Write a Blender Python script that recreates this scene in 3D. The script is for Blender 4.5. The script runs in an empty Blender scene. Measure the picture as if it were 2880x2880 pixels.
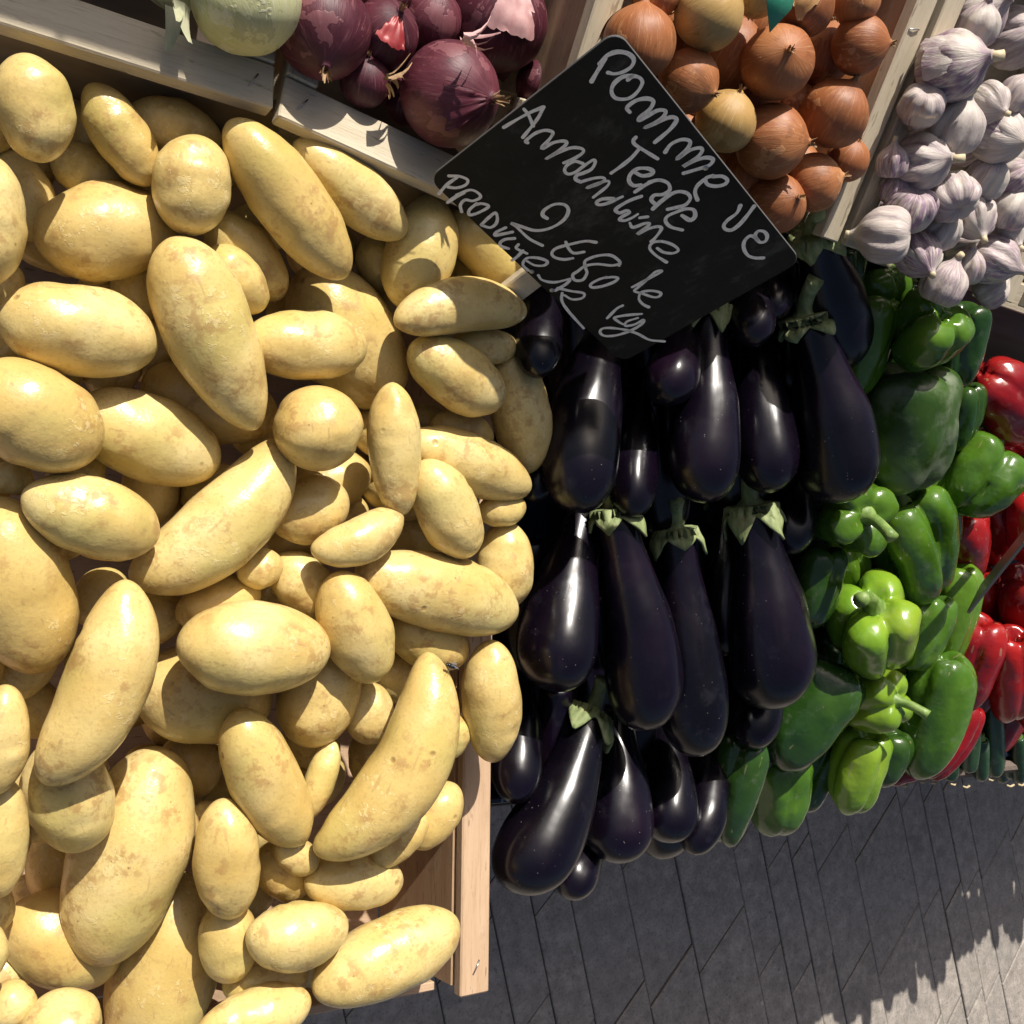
import bpy, bmesh, math, random
import numpy as np
from mathutils import Vector, Matrix, noise as mnoise
R = math.radians
sc = bpy.context.scene
C = sc.collection

# ------------------------------------------------------------------ camera
H = 1.68                                   # camera height above the pavement
M = np.array([[.82807, -.08130, -.55470], [.00804, .99105, -.13324], [.56057, .10587, .82131]])
cam_d = bpy.data.cameras.new('camera'); cam = bpy.data.objects.new('camera', cam_d); C.objects.link(cam)
cam_d.sensor_width = 36; cam_d.lens = 36; cam_d.clip_start = .02; cam_d.clip_end = 500
cam.matrix_world = Matrix.Translation((0, 0, H)) @ Matrix(M.tolist()).to_4x4()
sc.camera = cam
# ------------------------------------------------------------------ sky and sun
EL, AZ = 50, -5                            # elevation; azimuth from +Y (behind the stall) towards +X
SUN = Vector((math.sin(R(AZ))*math.cos(R(EL)), math.cos(R(AZ))*math.cos(R(EL)), math.sin(R(EL))))
w = bpy.data.worlds.new('World'); sc.world = w; w.use_nodes = True
nt = w.node_tree
sky = nt.nodes.new('ShaderNodeTexSky'); sky.sky_type = 'NISHITA'; sky.sun_disc = False
sky.sun_elevation = R(EL); sky.sun_rotation = R(AZ)
sky.dust_density = 5.0; sky.air_density = .8; sky.ozone_density = .3
bg = nt.nodes['Background']; bg.inputs['Strength'].default_value = .068
nt.links.new(sky.outputs[0], bg.inputs['Color'])
sl = bpy.data.lights.new('sun', 'SUN'); sl.energy = 5.0; sl.angle = R(.53); sl.color = (1, .95, .87)
so = bpy.data.objects.new('sun', sl); C.objects.link(so)
so.rotation_euler = SUN.to_track_quat('Z', 'Y').to_euler()
sc.view_settings.view_transform = 'Standard'; sc.view_settings.look = 'None'
sc.view_settings.exposure = 0.33; sc.view_settings.gamma = 1
sc.cycles.max_bounces = 5; sc.cycles.diffuse_bounces = 3; sc.cycles.glossy_bounces = 2; sc.cycles.transmission_bounces = 1

# ------------------------------------------------------------------ node helpers
class NG:
    def __init__(s, name):
        s.m = bpy.data.materials.new(name); s.m.use_nodes = True
        s.t = s.m.node_tree; s.b = s.t.nodes['Principled BSDF']
        s.tc = s.n('ShaderNodeTexCoord'); s.oi = s.n('ShaderNodeObjectInfo')
    def n(s, k, **kw):
        x = s.t.nodes.new(k)
        for a, v in kw.items(): setattr(x, a, v)
        return x
    def l(s, a, b): s.t.links.new(a, b)
    def put(s, sock, v):
        if hasattr(v, 'links'): s.l(v, sock)
        else: sock.default_value = v
    def math(s, op, a, b=0.5, clamp=False):
        x = s.n('ShaderNodeMath', operation=op, use_clamp=clamp); s.put(x.inputs[0], a); s.put(x.inputs[1], b); return x.outputs[0]
    def vmul(s, v, k):
        x = s.n('ShaderNodeVectorMath', operation='MULTIPLY'); s.put(x.inputs[0], v); s.put(x.inputs[1], k); return x.outputs[0]
    def vadd(s, v, k):
        x = s.n('ShaderNodeVectorMath', operation='ADD'); s.put(x.inputs[0], v); s.put(x.inputs[1], k); return x.outputs[0]
    def seeded(s, v=None, k=37.):
        v = v or s.tc.outputs['Object']
        x = s.n('ShaderNodeCombineXYZ')
        for i in range(3): s.l(s.math('MULTIPLY', s.oi.outputs['Random'], k*(i+1)), x.inputs[i])
        return s.vadd(v, x.outputs[0])
    def noise(s, v, scale, detail=3, rough=.55, out='Fac'):
        x = s.n('ShaderNodeTexNoise'); s.l(v, x.inputs['Vector']); x.inputs['Scale'].default_value = scale
        x.inputs['Detail'].default_value = detail; x.inputs['Roughness'].default_value = rough; return x.outputs[out]
    def voro(s, v, scale, out='Distance', rnd=1.):
        x = s.n('ShaderNodeTexVoronoi'); s.l(v, x.inputs['Vector']); x.inputs['Scale'].default_value = scale
        x.inputs['Randomness'].default_value = rnd; return x
    def ramp(s, f, stops):
        x = s.n('ShaderNodeValToRGB'); s.l(f, x.inputs[0]); e = x.color_ramp.elements
        while len(e) < len(stops): e.new(.5)
        for q, (p, c) in zip(e, stops):
            q.position = p; q.color = (*c, 1) if not isinstance(c, (int, float)) else (c, c, c, 1)
        return x.outputs[0]
    def step(s, f, a, b):
        x = s.n('ShaderNodeMapRange', interpolation_type='SMOOTHSTEP'); s.put(x.inputs[0], f)
        x.inputs[1].default_value = a; x.inputs[2].default_value = b; return x.outputs[0]
    def mix(s, f, a, b, mode='MIX'):
        x = s.n('ShaderNodeMix', data_type='RGBA', blend_type=mode); s.put(x.inputs[0], f)
        for i, v in ((6, a), (7, b)):
            s.put(x.inputs[i], v if hasattr(v, 'links') else (*v, 1))
        return x.outputs[2]
    def bump(s, h, strength=.3, dist=.001, prev=None):
        x = s.n('ShaderNodeBump'); s.l(h, x.inputs['Height']); x.inputs['Strength'].default_value = strength
        x.inputs['Distance'].default_value = dist
        if prev: s.l(prev, x.inputs['Normal'])
        return x.outputs[0]
    def done(s, col=None, rough=None, nrm=None, **kw):
        if col is not None: s.put(s.b.inputs['Base Color'], col if hasattr(col, 'links') else (*col, 1))
        if rough is not None: s.put(s.b.inputs['Roughness'], rough)
        if nrm is not None: s.l(nrm, s.b.inputs['Normal'])
        for k, v in kw.items(): s.put(s.b.inputs[k.replace('_', ' ')], v)
        return s.m

def m_potato():
    g = NG('potato_skin'); v = g.seeded(); rn = g.oi.outputs['Random']
    big = g.noise(v, 24, 2); mid = g.noise(v, 85, 3, .7); fine = g.noise(v, 380, 2, .6)
    c = g.ramp(big, [(.3, (.57, .40, .130)), (.52, (.665, .505, .195)), (.75, (.73, .595, .28))])
    c = g.mix(g.math('MULTIPLY', g.step(rn, .45, 1.), .55), c, (.55, .37, .105))
    c = g.mix(g.math('MULTIPLY', g.step(g.noise(v, 14, 1), .52, .70), .5), c, (.52, .44, .13))      # greenish flush
    area = g.step(g.noise(v, 33, 1), .44, .62)
    scuff = g.math('MULTIPLY', g.step(mid, .47, .62), area)
    c = g.mix(g.math('MULTIPLY', scuff, .62), c, (.36, .19, .060))
    c = g.mix(g.math('MULTIPLY', g.step(fine, .50, .70), .42), c, (.46, .30, .11))
    flake = g.math('MULTIPLY', g.step(g.noise(v, 120, 3, .75), .585, .605), g.step(g.noise(v, 22, 1), .50, .60))
    c = g.mix(g.math('MULTIPLY', flake, .45), c, (.74, .60, .30))
    vs = g.voro(v, 170); sep = g.n('ShaderNodeSeparateColor'); g.l(vs.outputs['Color'], sep.inputs[0])
    sz = g.math('MULTIPLY', g.math('SUBTRACT', sep.outputs[1], .45), .34)
    spot = g.math('MULTIPLY', g.step(g.math('SUBTRACT', sz, vs.outputs['Distance']), 0, .06), g.step(area, .0, .9))
    c = g.mix(g.math('MULTIPLY', spot, .6), c, (.21, .11, .03))
    ve = g.voro(v, 36); ke = g.step(g.n_sep(ve.outputs['Color']), .60, .62)
    eye = g.math('MULTIPLY', g.math('SUBTRACT', 1, g.step(ve.outputs['Distance'], .02, .12)), ke)
    c = g.mix(g.math('MULTIPLY', eye, .6), c, (.34, .18, .06))
    scr = g.step(g.noise(g.vmul(v, (1, 1, .22)), 240, 1), .68, .74)
    c = g.mix(g.math('MULTIPLY', scr, .35), c, (.33, .20, .09))
    h = g.math('SUBTRACT', g.math('MULTIPLY', fine, .12), g.math('MULTIPLY', eye, .9))
    h = g.math('ADD', h, g.math('ADD', g.math('MULTIPLY', mid, .55), g.math('MULTIPLY', flake, .14)))
    ro = g.math('ADD', g.math('ADD', .22, g.math('MULTIPLY', mid, .2)), g.math('MULTIPLY', scuff, .2))
    return g.done(c, ro, g.bump(h, .6, .0017), Specular_IOR_Level=.5)
def _sep(self, col):
    x = self.n('ShaderNodeSeparateColor'); self.l(col, x.inputs[0]); return x.outputs[0]
NG.n_sep = _sep

def m_eggplant():
    g = NG('eggplant_skin'); v = g.seeded()
    n1 = g.noise(v, 9, 2); st = g.noise(g.vmul(v, (1, 1, .12)), 90, 3)
    c = g.ramp(n1, [(.3, (.0018, .0014, .003)), (.55, (.0036, .0018, .006)), (.75, (.009, .003, .010))])
    c = g.mix(g.math('MULTIPLY', g.step(st, .55, .75), .25), c, (.014, .007, .011))
    vs = g.voro(v, 260); keep = g.step(g.n_sep(vs.outputs['Color']), .72, .74)
    dust = g.math('MULTIPLY', g.math('MULTIPLY', g.math('SUBTRACT', 1, g.step(vs.outputs['Distance'], .05, .14)), keep), g.step(g.noise(v, 22, 2), .45, .6))
    c = g.mix(g.math('MULTIPLY', dust, .55), c, (.42, .40, .38))
    haze = g.math('MULTIPLY', g.step(g.noise(v, 30, 4, .7), .55, .75), .035)
    c = g.mix(haze, c, (.25, .24, .30))
    ro = g.math('ADD', .14, g.math('MULTIPLY', g.noise(v, 26, 3, .7), .24))
    h = g.math('ADD', g.noise(v, 24, 2), g.math('MULTIPLY', st, .15))
    return g.done(c, ro, g.bump(h, .28, .0035), Specular_IOR_Level=.5)
def m_calyx():
    g = NG('eggplant_calyx'); v = g.seeded()
    c = g.ramp(g.noise(g.vmul(v, (1, 1, .35)), 170, 4), [(.3, (.12, .16, .055)), (.55, (.24, .285, .12)), (.75, (.38, .41, .22))])
    c = g.mix(g.math('MULTIPLY', g.step(g.noise(v, 70, 3), .55, .7), .4), c, (.24, .17, .08))
    return g.done(c, .7, g.bump(g.noise(g.vmul(v, (1, 1, .3)), 300, 3), .6, .001))
def m_pepper(name, cols, hi):
    g = NG(name); v = g.seeded()
    c = g.ramp(g.noise(v, 16, 3), [(.28, cols[0]), (.52, cols[1]), (.78, cols[2])])
    c = g.mix(g.math('MULTIPLY', g.step(g.oi.outputs['Random'], .55, 1.), .5), c, hi)
    c = g.mix(g.math('MULTIPLY', g.step(g.noise(v, 190, 3), .55, .8), .2), c, cols[2])
    c = g.mix(g.math('MULTIPLY', g.step(g.noise(g.vmul(v, (1, 1, .4)), 11, 1), .52, .68), .55), c, hi)
    sc_ = g.step(g.noise(g.vmul(v, (1, 1, .15)), 150, 1), .72, .75)
    c = g.mix(g.math('MULTIPLY', sc_, .4), c, (.30, .26, .14))
    dust = g.math('MULTIPLY', g.step(g.noise(v, 45, 4, .7), .56, .74), .14)
    c = g.mix(dust, c, (.34, .36, .30))
    ro = g.math('ADD', .09, g.math('MULTIPLY', g.noise(v, 40, 3, .7), .24))
    h = g.math('ADD', g.noise(v, 48, 2), g.math('MULTIPLY', g.noise(v, 500, 1), .03))
    return g.done(c, ro, g.bump(h, .5, .003), Coat_Weight=.15, Coat_Roughness=.12, Specular_IOR_Level=.5)
def m_pepper_dusty():
    g = NG('dusty_pepper_skin'); v = g.seeded()
    c = g.ramp(g.noise(v, 16, 3), [(.3, (.018, .047, .007)), (.55, (.042, .088, .012)), (.8, (.09, .15, .018))])
    d = g.math('MULTIPLY', g.step(g.noise(v, 26, 4, .65), .42, .68), .42)
    c = g.mix(d, c, (.23, .26, .19))
    return g.done(c, g.math('ADD', .28, d), g.bump(g.noise(v, 60, 3), .3, .002))
def m_stem(): 
    g = NG('pepper_stem'); v = g.seeded()
    c = g.ramp(g.noise(g.vmul(v, (1, 1, .3)), 130, 3), [(.3, (.085, .16, .03)), (.7, (.22, .32, .08))])
    return g.done(c, .5, g.bump(g.noise(v, 300, 2), .4, .001))
def m_onion(name, cols, tint, streak):
    g = NG(name); v = g.tc.outputs['Object']
    x = g.n('ShaderNodeVectorMath', operation='MULTIPLY'); g.l(v, x.inputs[0]); x.inputs[1].default_value = (1, 1, 0)
    nv = g.n('ShaderNodeVectorMath', operation='NORMALIZE'); g.l(x.outputs[0], nv.inputs[0])
    mv = g.seeded(g.vadd(nv.outputs[0], g.vmul(v, (2., 2., 6.))))
    st = g.noise(mv, 11, 4, .7); st2 = g.noise(mv, 30, 2)
    c = g.ramp(g.noise(g.seeded(), 18, 3), [(.3, cols[0]), (.52, cols[1]), (.75, cols[2])])
    c = g.mix(g.math('MULTIPLY', g.oi.outputs['Random'], .5), c, tint)
    c = g.mix(g.math('MULTIPLY', g.step(st, .52, .68), .5), c, streak)
    c = g.mix(g.math('MULTIPLY', g.step(st2, .60, .68), .35), c, tuple(q*.5 for q in cols[0]))
    pat = g.step(g.noise(g.seeded(), 46, 4, .7), .575, .59)
    c = g.mix(g.math('MULTIPLY', pat, .45), c, tuple(q*.5 for q in cols[1]))
    peel = g.step(g.noise(g.seeded(k=91.), 24, 4, .65), .60, .61)
    c = g.mix(g.math('MULTIPLY', peel, .5), c, streak)
    ro = g.math('ADD', .36, g.math('MULTIPLY', st, .3))
    h = g.math('ADD', g.math('MULTIPLY', st, .7), g.math('MULTIPLY', st2, .3))
    h = g.math('ADD', h, g.math('MULTIPLY', peel, .6))
    return g.done(c, ro, g.bump(h, .35, .0012), Specular_IOR_Level=.45)
def m_garlic():
    g = NG('garlic_skin'); v = g.tc.outputs['Object']
    x = g.n('ShaderNodeVectorMath', operation='MULTIPLY'); g.l(v, x.inputs[0]); x.inputs[1].default_value = (1, 1, 0)
    nv = g.n('ShaderNodeVectorMath', operation='NORMALIZE'); g.l(x.outputs[0], nv.inputs[0])
    mv = g.seeded(g.vadd(nv.outputs[0], g.vmul(v, (3., 3., 9.))))
    st = g.noise(mv, 9, 4, .7)
    pur = g.math('MULTIPLY', g.step(st, .36, .60), g.step(g.noise(g.seeded(), 26, 3), .34, .56))
    pur = g.math('MULTIPLY', pur, g.math('ADD', .3, g.oi.outputs['Random']), True)
    c = g.mix(pur, (.53, .475, .42), (.27, .175, .235))
    c = g.mix(g.math('MULTIPLY', g.step(g.noise(mv, 24, 3), .58, .68), .4), c, (.42, .33, .27))
    c = g.mix(g.math('MULTIPLY', g.step(g.noise(g.seeded(), 70, 4), .6, .72), .35), c, (.45, .36, .24))
    h = g.math('ADD', st, g.math('MULTIPLY', g.noise(g.seeded(), 160, 3), .4))
    return g.done(c, .48, g.bump(h, .5, .0016), Specular_IOR_Level=.4)
def m_simple(name, a, b, scale=120, rough=.7, stretch=(1, 1, 1), bump=.4, bd=.001, **kw):
    g = NG(name); v = g.vmul(g.seeded(), stretch); n = g.noise(v, scale, 4, .6)
    return g.done(g.ramp(n, [(.3, a), (.7, b)]), rough, g.bump(n, bump, bd), **kw)
def m_wood(name, a, b, dark, knot=False):
    g = NG(name); v = g.seeded()                       # grain runs along local X
    if knot:
        p = g.n('ShaderNodeVectorMath', operation='SUBTRACT'); g.l(g.tc.outputs['Object'], p.inputs[0]); p.inputs[1].default_value = knot
        pv = g.vmul(p.outputs[0], (1, 0, 1.7))
        ln = g.n('ShaderNodeVectorMath', operation='LENGTH'); g.l(pv, ln.inputs[0]); kd = ln.outputs['Value']
    lo = g.noise(g.vmul(v, (.6, 6, 6)), 14, 3, .6)
    gr = g.noise(g.vmul(v, (.5, 9, 9)), 60, 4, .7); fi = g.noise(g.vmul(v, (1, 22, 22)), 60, 2)
    c = g.ramp(lo, [(.3, a), (.7, b)])
    c = g.mix(g.math('MULTIPLY', g.step(gr, .52, .72), .45), c, dark)
    c = g.mix(g.math('MULTIPLY', g.step(fi, .60, .72), .3), c, tuple(q*.6 for q in dark))
    c = g.mix(g.math('MULTIPLY', g.step(g.noise(v, 26, 4, .65), .54, .70), .4), c, tuple(q*.55 for q in a))
    c = g.mix(g.math('MULTIPLY', g.step(g.noise(g.vmul(v, (1, 5, 5)), 40, 3), .64, .70), .5), c, tuple(q*.35 for q in dark))
    if knot:
        ring = g.math('SINE', g.math('MULTIPLY', g.math('ADD', kd, g.math('MULTIPLY', g.noise(v, 60, 2), .006)), 900.))
        inr = g.math('SUBTRACT', 1, g.step(kd, .018, .024))
        kc = g.mix(g.math('MULTIPLY', g.math('ADD', ring, 1.), .5), (.10, .042, .014), (.27, .13, .05))
        c = g.mix(inr, c, kc)
    h = g.math('ADD', gr, g.math('MULTIPLY', fi, .6))
    return g.done(c, .72, g.bump(h, .45, .0009))
def m_paver():
    g = NG('paving_stone'); ob = g.seeded(k=11.)
    geo = g.n('ShaderNodeNewGeometry'); pos = geo.outputs['Position']
    n1 = g.noise(pos, 3.5, 4, .6); n2 = g.noise(ob, 34, 5, .72); n3 = g.noise(ob, 170, 3, .75)
    c = g.ramp(n2, [(.30, (.20, .176, .153)), (.5, (.31, .274, .238)), (.68, (.43, .38, .33))])
    c = g.mix(g.math('MULTIPLY', g.oi.outputs['Random'], .35), c, (.21, .192, .175))
    c = g.mix(g.math('MULTIPLY', g.step(n1, .5, .7), .25), c, (.15, .14, .128))
    c = g.mix(g.math('MULTIPLY', g.step(n3, .50, .66), .55), c, (.115, .108, .10))
    sp = g.step(g.noise(ob, 42, 4, .7), .63, .70)
    c = g.mix(g.math('MULTIPLY', sp, .5), c, (.07, .062, .056))
    st = g.step(g.noise(pos, 9, 3, .6), .60, .72)
    c = g.mix(g.math('MULTIPLY', st, .35), c, (.10, .09, .08))
    return g.done(c, .62, g.bump(g.math('ADD', n3, n2), .45, .0016))
def m_slate():
    g = NG('slate_face'); v = g.seeded()
    sm = g.noise(g.vmul(v, (1, .5, 1)), 26, 5, .75); f = g.noise(g.vmul(v, (.3, 1, 1)), 300, 3)
    c = g.ramp(sm, [(.35, (.006, .0068, .0064)), (.56, (.012, .013, .0125)), (.74, (.060, .062, .060))])
    c = g.mix(g.math('MULTIPLY', g.step(f, .62, .75), .25), c, (.05, .05, .048))
    return g.done(c, g.math('ADD', .42, g.math('MULTIPLY', sm, .3)), g.bump(f, .12, .0004), Specular_IOR_Level=.2)
def m_chalk():
    g = NG('chalk_marker'); v = g.seeded()
    n = g.noise(v, 420, 4, .7)
    return g.done(g.ramp(n, [(.25, (.55, .55, .54)), (.5, (.82, .82, .81)), (.8, (.88, .88, .87))]), .75)
MAT = dict(
    potato=m_potato(), egg=m_eggplant(), calyx=m_calyx(), stem=m_stem(), dusty=m_pepper_dusty(),
    green=m_pepper('green_pepper_skin', [(.030, .080, .008), (.065, .150, .013), (.13, .24, .020)], (.11, .21, .014)),
    lime=m_pepper('lime_pepper_skin', [(.09, .20, .012), (.15, .29, .02), (.26, .36, .03)], (.22, .30, .02)),
    dark=m_pepper('dark_green_pepper_skin', [(.011, .038, .008), (.022, .062, .010), (.045, .10, .012)], (.03, .07, .010)),
    red=m_pepper('red_pepper_skin', [(.12, .004, .007), (.23, .007, .010), (.36, .018, .012)], (.34, .012, .009)),
    zuc=m_pepper('zucchini_skin', [(.012, .032, .012), (.022, .055, .020), (.055, .10, .04)], (.02, .05, .02)),
    yonion=m_onion('brown_onion_skin', [(.22, .07, .022), (.36, .13, .045), (.47, .22, .085)], (.27, .085, .026), (.55, .29, .13)),
    ponion=m_onion('pale_onion_skin', [(.36, .20, .06), (.46, .28, .09), (.54, .37, .15)], (.42, .25, .075), (.58, .44, .21)),
    ronion=m_onion('red_onion_skin', [(.050, .009, .017), (.10, .017, .030), (.18, .045, .060)], (.07, .012, .022), (.26, .10, .11)),
    wonion=m_onion('white_onion_skin', [(.44, .45, .20), (.56, .55, .30), (.62, .60, .38)], (.52, .52, .24), (.66, .64, .46)),
    garlic=m_garlic(),
    tuft=m_simple('dry_onion_neck', (.16, .075, .03), (.44, .29, .15), 160, .8, (1, 1, .2), .6),
    root=m_simple('dry_roots', (.10, .062, .03), (.34, .25, .14), 300, .9),
    gstem=m_simple('garlic_neck', (.50, .40, .24), (.66, .56, .38), 160, .6, (1, 1, .2)),
    rskin=m_simple('red_onion_flake', (.22, .012, .016), (.42, .06, .06), 60, .45, (1, 1, .3)),
    pskin=m_simple('pink_onion_flake', (.44, .20, .20), (.62, .38, .36), 90, .6, (1, 1, .3)),
    yskin=m_simple('brown_onion_flake', (.35, .16, .05), (.55, .33, .14), 90, .5, (1, 1, .3)),
    wood=m_wood('pale_poplar', (.52, .44, .31), (.60, .52, .38), (.36, .27, .16)),
    wood2=m_wood('pink_pine', (.44, .29, .175), (.53, .37, .24), (.30, .17, .085)),
    knot=m_wood('knotty_pine_panel', (.40, .25, .14), (.48, .32, .19), (.25, .13, .06), knot=(-.052, 0, .030)),
    card=m_simple('brown_cardboard', (.27, .20, .12), (.33, .25, .155), 60, .85, (.2, 1, 1)),
    tablewood=m_simple('weathered_table_wood', (.10, .075, .055), (.17, .13, .10), 40, .8, (.1, 1, 1)),
    plastic=m_simple('dark_blue_plastic', (.008, .014, .030), (.012, .022, .05), 40, .4),
    steel=NG('staple_steel').done((.42, .42, .43), .3, Metallic=1.),
    paver=m_paver(), joint=m_simple('joint_sand', (.075, .067, .06), (.12, .107, .095), 200, .95),
    slate=m_slate(), chalk=m_chalk(),
    slatedge=NG('slate_edge').done((.10, .10, .10), .35),
    straw=m_simple('dry_straw', (.35, .27, .14), (.55, .46, .28), 200, .8),
    leaf=m_simple('dry_leaf', (.26, .28, .15), (.50, .48, .32), 120, .7, (1, 1, .2)),
    sprig=m_simple('yellow_green_stalk', (.36, .40, .05), (.5, .5, .1), 120, .5),
    fly=NG('fly_body').done((.012, .014, .02), .25), wing=NG('fly_wing').done((.18, .19, .22), .2, Alpha=.55),
    greenfilm=m_simple('green_film', (.03, .22, .13), (.05, .30, .18), 60, .4),
    sack=m_simple('brown_sacking', (.10, .075, .06), (.17, .13, .105), 400, .95),
)

# ------------------------------------------------------------------ object helpers
def mesh(name, verts, faces, smooth=True):
    me = bpy.data.meshes.new(name); me.from_pydata([tuple(v) for v in verts], [], faces); me.update()
    if smooth: me.polygons.foreach_set('use_smooth', [True]*len(me.polygons))
    return me
def obj(name, me, mat=None, parent=None, mw=None):
    o = bpy.data.objects.new(name, me); C.objects.link(o)
    if me is not None and mat is not None and not me.materials: me.materials.append(MAT[mat] if isinstance(mat, str) else mat)
    if parent is not None: o.parent = parent
    if mw is not None: o.matrix_world = mw if parent is None else mw
    return o
def tag(o, label, cat, group=None):
    o['label'] = label; o['category'] = cat
    if group: o['group'] = group
    return o
def empty(name, mw, label, cat, group=None):
    o = bpy.data.objects.new(name, None); o.empty_display_size = .02; C.objects.link(o); o.matrix_world = mw
    return tag(o, label, cat, group)
def structure(o): o['kind'] = 'structure'; return o
def box_mesh(name, sx, sy, sz, bev=.0012):
    bm = bmesh.new(); bmesh.ops.create_cube(bm, size=1)
    bmesh.ops.scale(bm, vec=(sx, sy, sz), verts=bm.verts)
    if bev: bmesh.ops.bevel(bm, geom=bm.edges[:], offset=bev, segments=1, affect='EDGES')
    me = bpy.data.meshes.new(name); bm.to_mesh(me); bm.free(); return me
def box(name, c, size, mat, parent=None, rot=None, bev=.0012):
    o = obj(name, box_mesh(name, *size, bev), mat, parent)
    m = Matrix.Translation(c)
    if rot is not None: m = m @ rot.to_4x4()
    o.matrix_local = m
    return o
def catmull(pts, per=5):
    P = np.array(pts, float); P = np.vstack([2*P[0]-P[1], P, 2*P[-1]-P[-2]]); out = []
    for i in range(1, len(P)-2):
        for k in range(per):
            t = k/per; a, b, c, d = P[i-1:i+3]
            out.append(.5*((2*b)+(c-a)*t+(2*a-5*b+4*c-d)*t*t+(3*b-a-3*c+d)*t**3))
    out.append(P[-2]); return np.array(out)
def ring_mesh(name, rings, cap=True):
    n = len(rings[0]); vs = [v for r in rings for v in r]; fs = []
    for i in range(len(rings)-1):
        for j in range(n):
            a, b = i*n+j, i*n+(j+1) % n
            fs.append((a, b, b+n, a+n))
    if cap:
        fs.append(tuple(range(n-1, -1, -1))); fs.append(tuple(range((len(rings)-1)*n, len(rings)*n)))
    return mesh(name, vs, fs)
def tube(name, pts, radii, n=8):
    pts = [Vector(p) for p in pts]; rings = []
    for i, p in enumerate(pts):
        t = (pts[min(i+1, len(pts)-1)]-pts[max(i-1, 0)]).normalized()
        u = t.orthogonal().normalized() if i == 0 else (u - t*u.dot(t)).normalized()
        v = t.cross(u); r = radii[i] if hasattr(radii, '__len__') else radii
        rings.append([p+(u*math.cos(a)+v*math.sin(a))*r for a in [2*math.pi*k/n for k in range(n)]])
    return ring_mesh(name, rings)
def nz(p, s): return mnoise.noise(Vector(p)*s)

# ------------------------------------------------------------------ picture -> place
F = 1932.
def ray(px, py): return M @ np.array([(px-966)/F, (966-py)/F, -1.])
def on_plane(px, py, z0, k):               # hit of a sight line with the sloping surface z = z0 + k*y  (relative to camera)
    d = ray(px, py); t = (z0-H)/(d[2]-k*d[1]); return d*t
def depth(p): return float(-(M[:, 2] @ p))
CAMV = np.array([0, 0, H])

def hidden(it):                               # nothing of it would show between the things in front
    c = (it.A+it.B)/2; dc = depth(c); cx, cy = 966+F*(M[:, 0]@c)/dc, 966-F*(M[:, 1]@c)/dc; r = F*it.R/dc*1.25
    D = -(PLACED[:, :3] @ M[:, 2]); X = 966+F*(PLACED[:, :3]@M[:, 0])/D; Y = 966-F*(PLACED[:, :3]@M[:, 1])/D; RR = F*PLACED[:, 3]/D*.96
    for i in range(-3, 4):
        for j in range(-3, 4):
            px, py = cx+i*r/3, cy+j*r/3
            if not ((X-px)**2+(Y-py)**2 < RR**2).any(): return False
    return True
def deepest(it, P):
    S = spheres(it); d = np.linalg.norm(P[:, None, :3]-S[None, :, :3], axis=2)-(P[:, None, 3]+S[None, :, 3]); return -d.min()
class Item: pass
def item2(p1, p2, w, bend, z0, k, dz1=0, dz2=0, prof=None):
    """a long thing lying on the surface between two points"""
    it = Item(); A = on_plane(*p1, z0+dz1, k); B = on_plane(*p2, z0+dz2, k)
    it.A, it.B = A, B; it.R = w/2*depth((A+B)/2)/F; it.bend = bend
    dx, dy = p2[0]-p1[0], p2[1]-p1[1]; n = math.hypot(dx, dy) or 1
    it.perp = M @ np.array([-dy/n, -dx/n, 0.]); it.prof = prof; return it
def itemc(c, w, axis, ratio, z0, k, prof=None):
    """a round thing: centre, width, axis in (right, up, towards viewer), length/width"""
    it = Item(); P = on_plane(*c, z0, k); it.R = w/2*depth(P)/F
    a = M @ np.array(axis, float); a /= np.linalg.norm(a); L = ratio*2*it.R
    it.A, it.B = P-a*L/2, P+a*L/2; it.bend = 0; it.perp = np.cross(a, [.3, .5, .81]); it.prof = prof; return it
def spheres(it, m=1.):
    A, B = it.A*m, it.B*m; ax = B-A; L = np.linalg.norm(ax); z = ax/L
    x = it.perp - z*(it.perp@z); x /= np.linalg.norm(x)
    out = []; r = it.R*m
    e = min(.96, 2*r/L)
    for s in np.linspace(-1+e*.75, 1-e*.75, 7) if L > 2.3*r else np.linspace(-.12, .12, 3):
        f = 1.0
        if it.prof == 'egg': f = .5+.5*max(0, min(1, (s+.6)/1.1))
        else: f = (1-abs(s)**2.6)**.5 if L > 2.3*r else .97
        out.append((*((A+B)/2+z*s*L/2+x*it.bend*L*(1-s*s)), r*min(1, f+.04)))
    return np.array(out)
PLACED = np.zeros((0, 4))
def settle(it, tol=.010, maxm=1.30):
    """slide the thing back until it only touches those already lying in front of it"""
    global PLACED
    m = 1.
    while m < maxm and len(PLACED):
        S = spheres(it, m)
        near = PLACED[np.linalg.norm(PLACED[:, :3]-S[len(S)//2, :3], axis=1) < .22]
        if not len(near): break
        d = np.linalg.norm(near[:, None, :3]-S[None, :, :3], axis=2)-(near[:, None, 3]+S[None, :, 3])
        if d.min() > -tol: break
        m += .003
    it.A = it.A*m; it.B = it.B*m; it.R *= m
    PLACED = np.vstack([PLACED, spheres(it)])
    A, B = it.A+CAMV, it.B+CAMV; z = B-A; it.L = float(np.linalg.norm(z)); z = z/it.L
    x = it.perp-z*(it.perp@z); x /= np.linalg.norm(x); y = np.cross(z, x)
    mm = Matrix.Identity(4)
    for i in range(3):
        mm[i][0], mm[i][1], mm[i][2], mm[i][3] = x[i], y[i], z[i], A[i]
    it.mw = mm; return it

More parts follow.
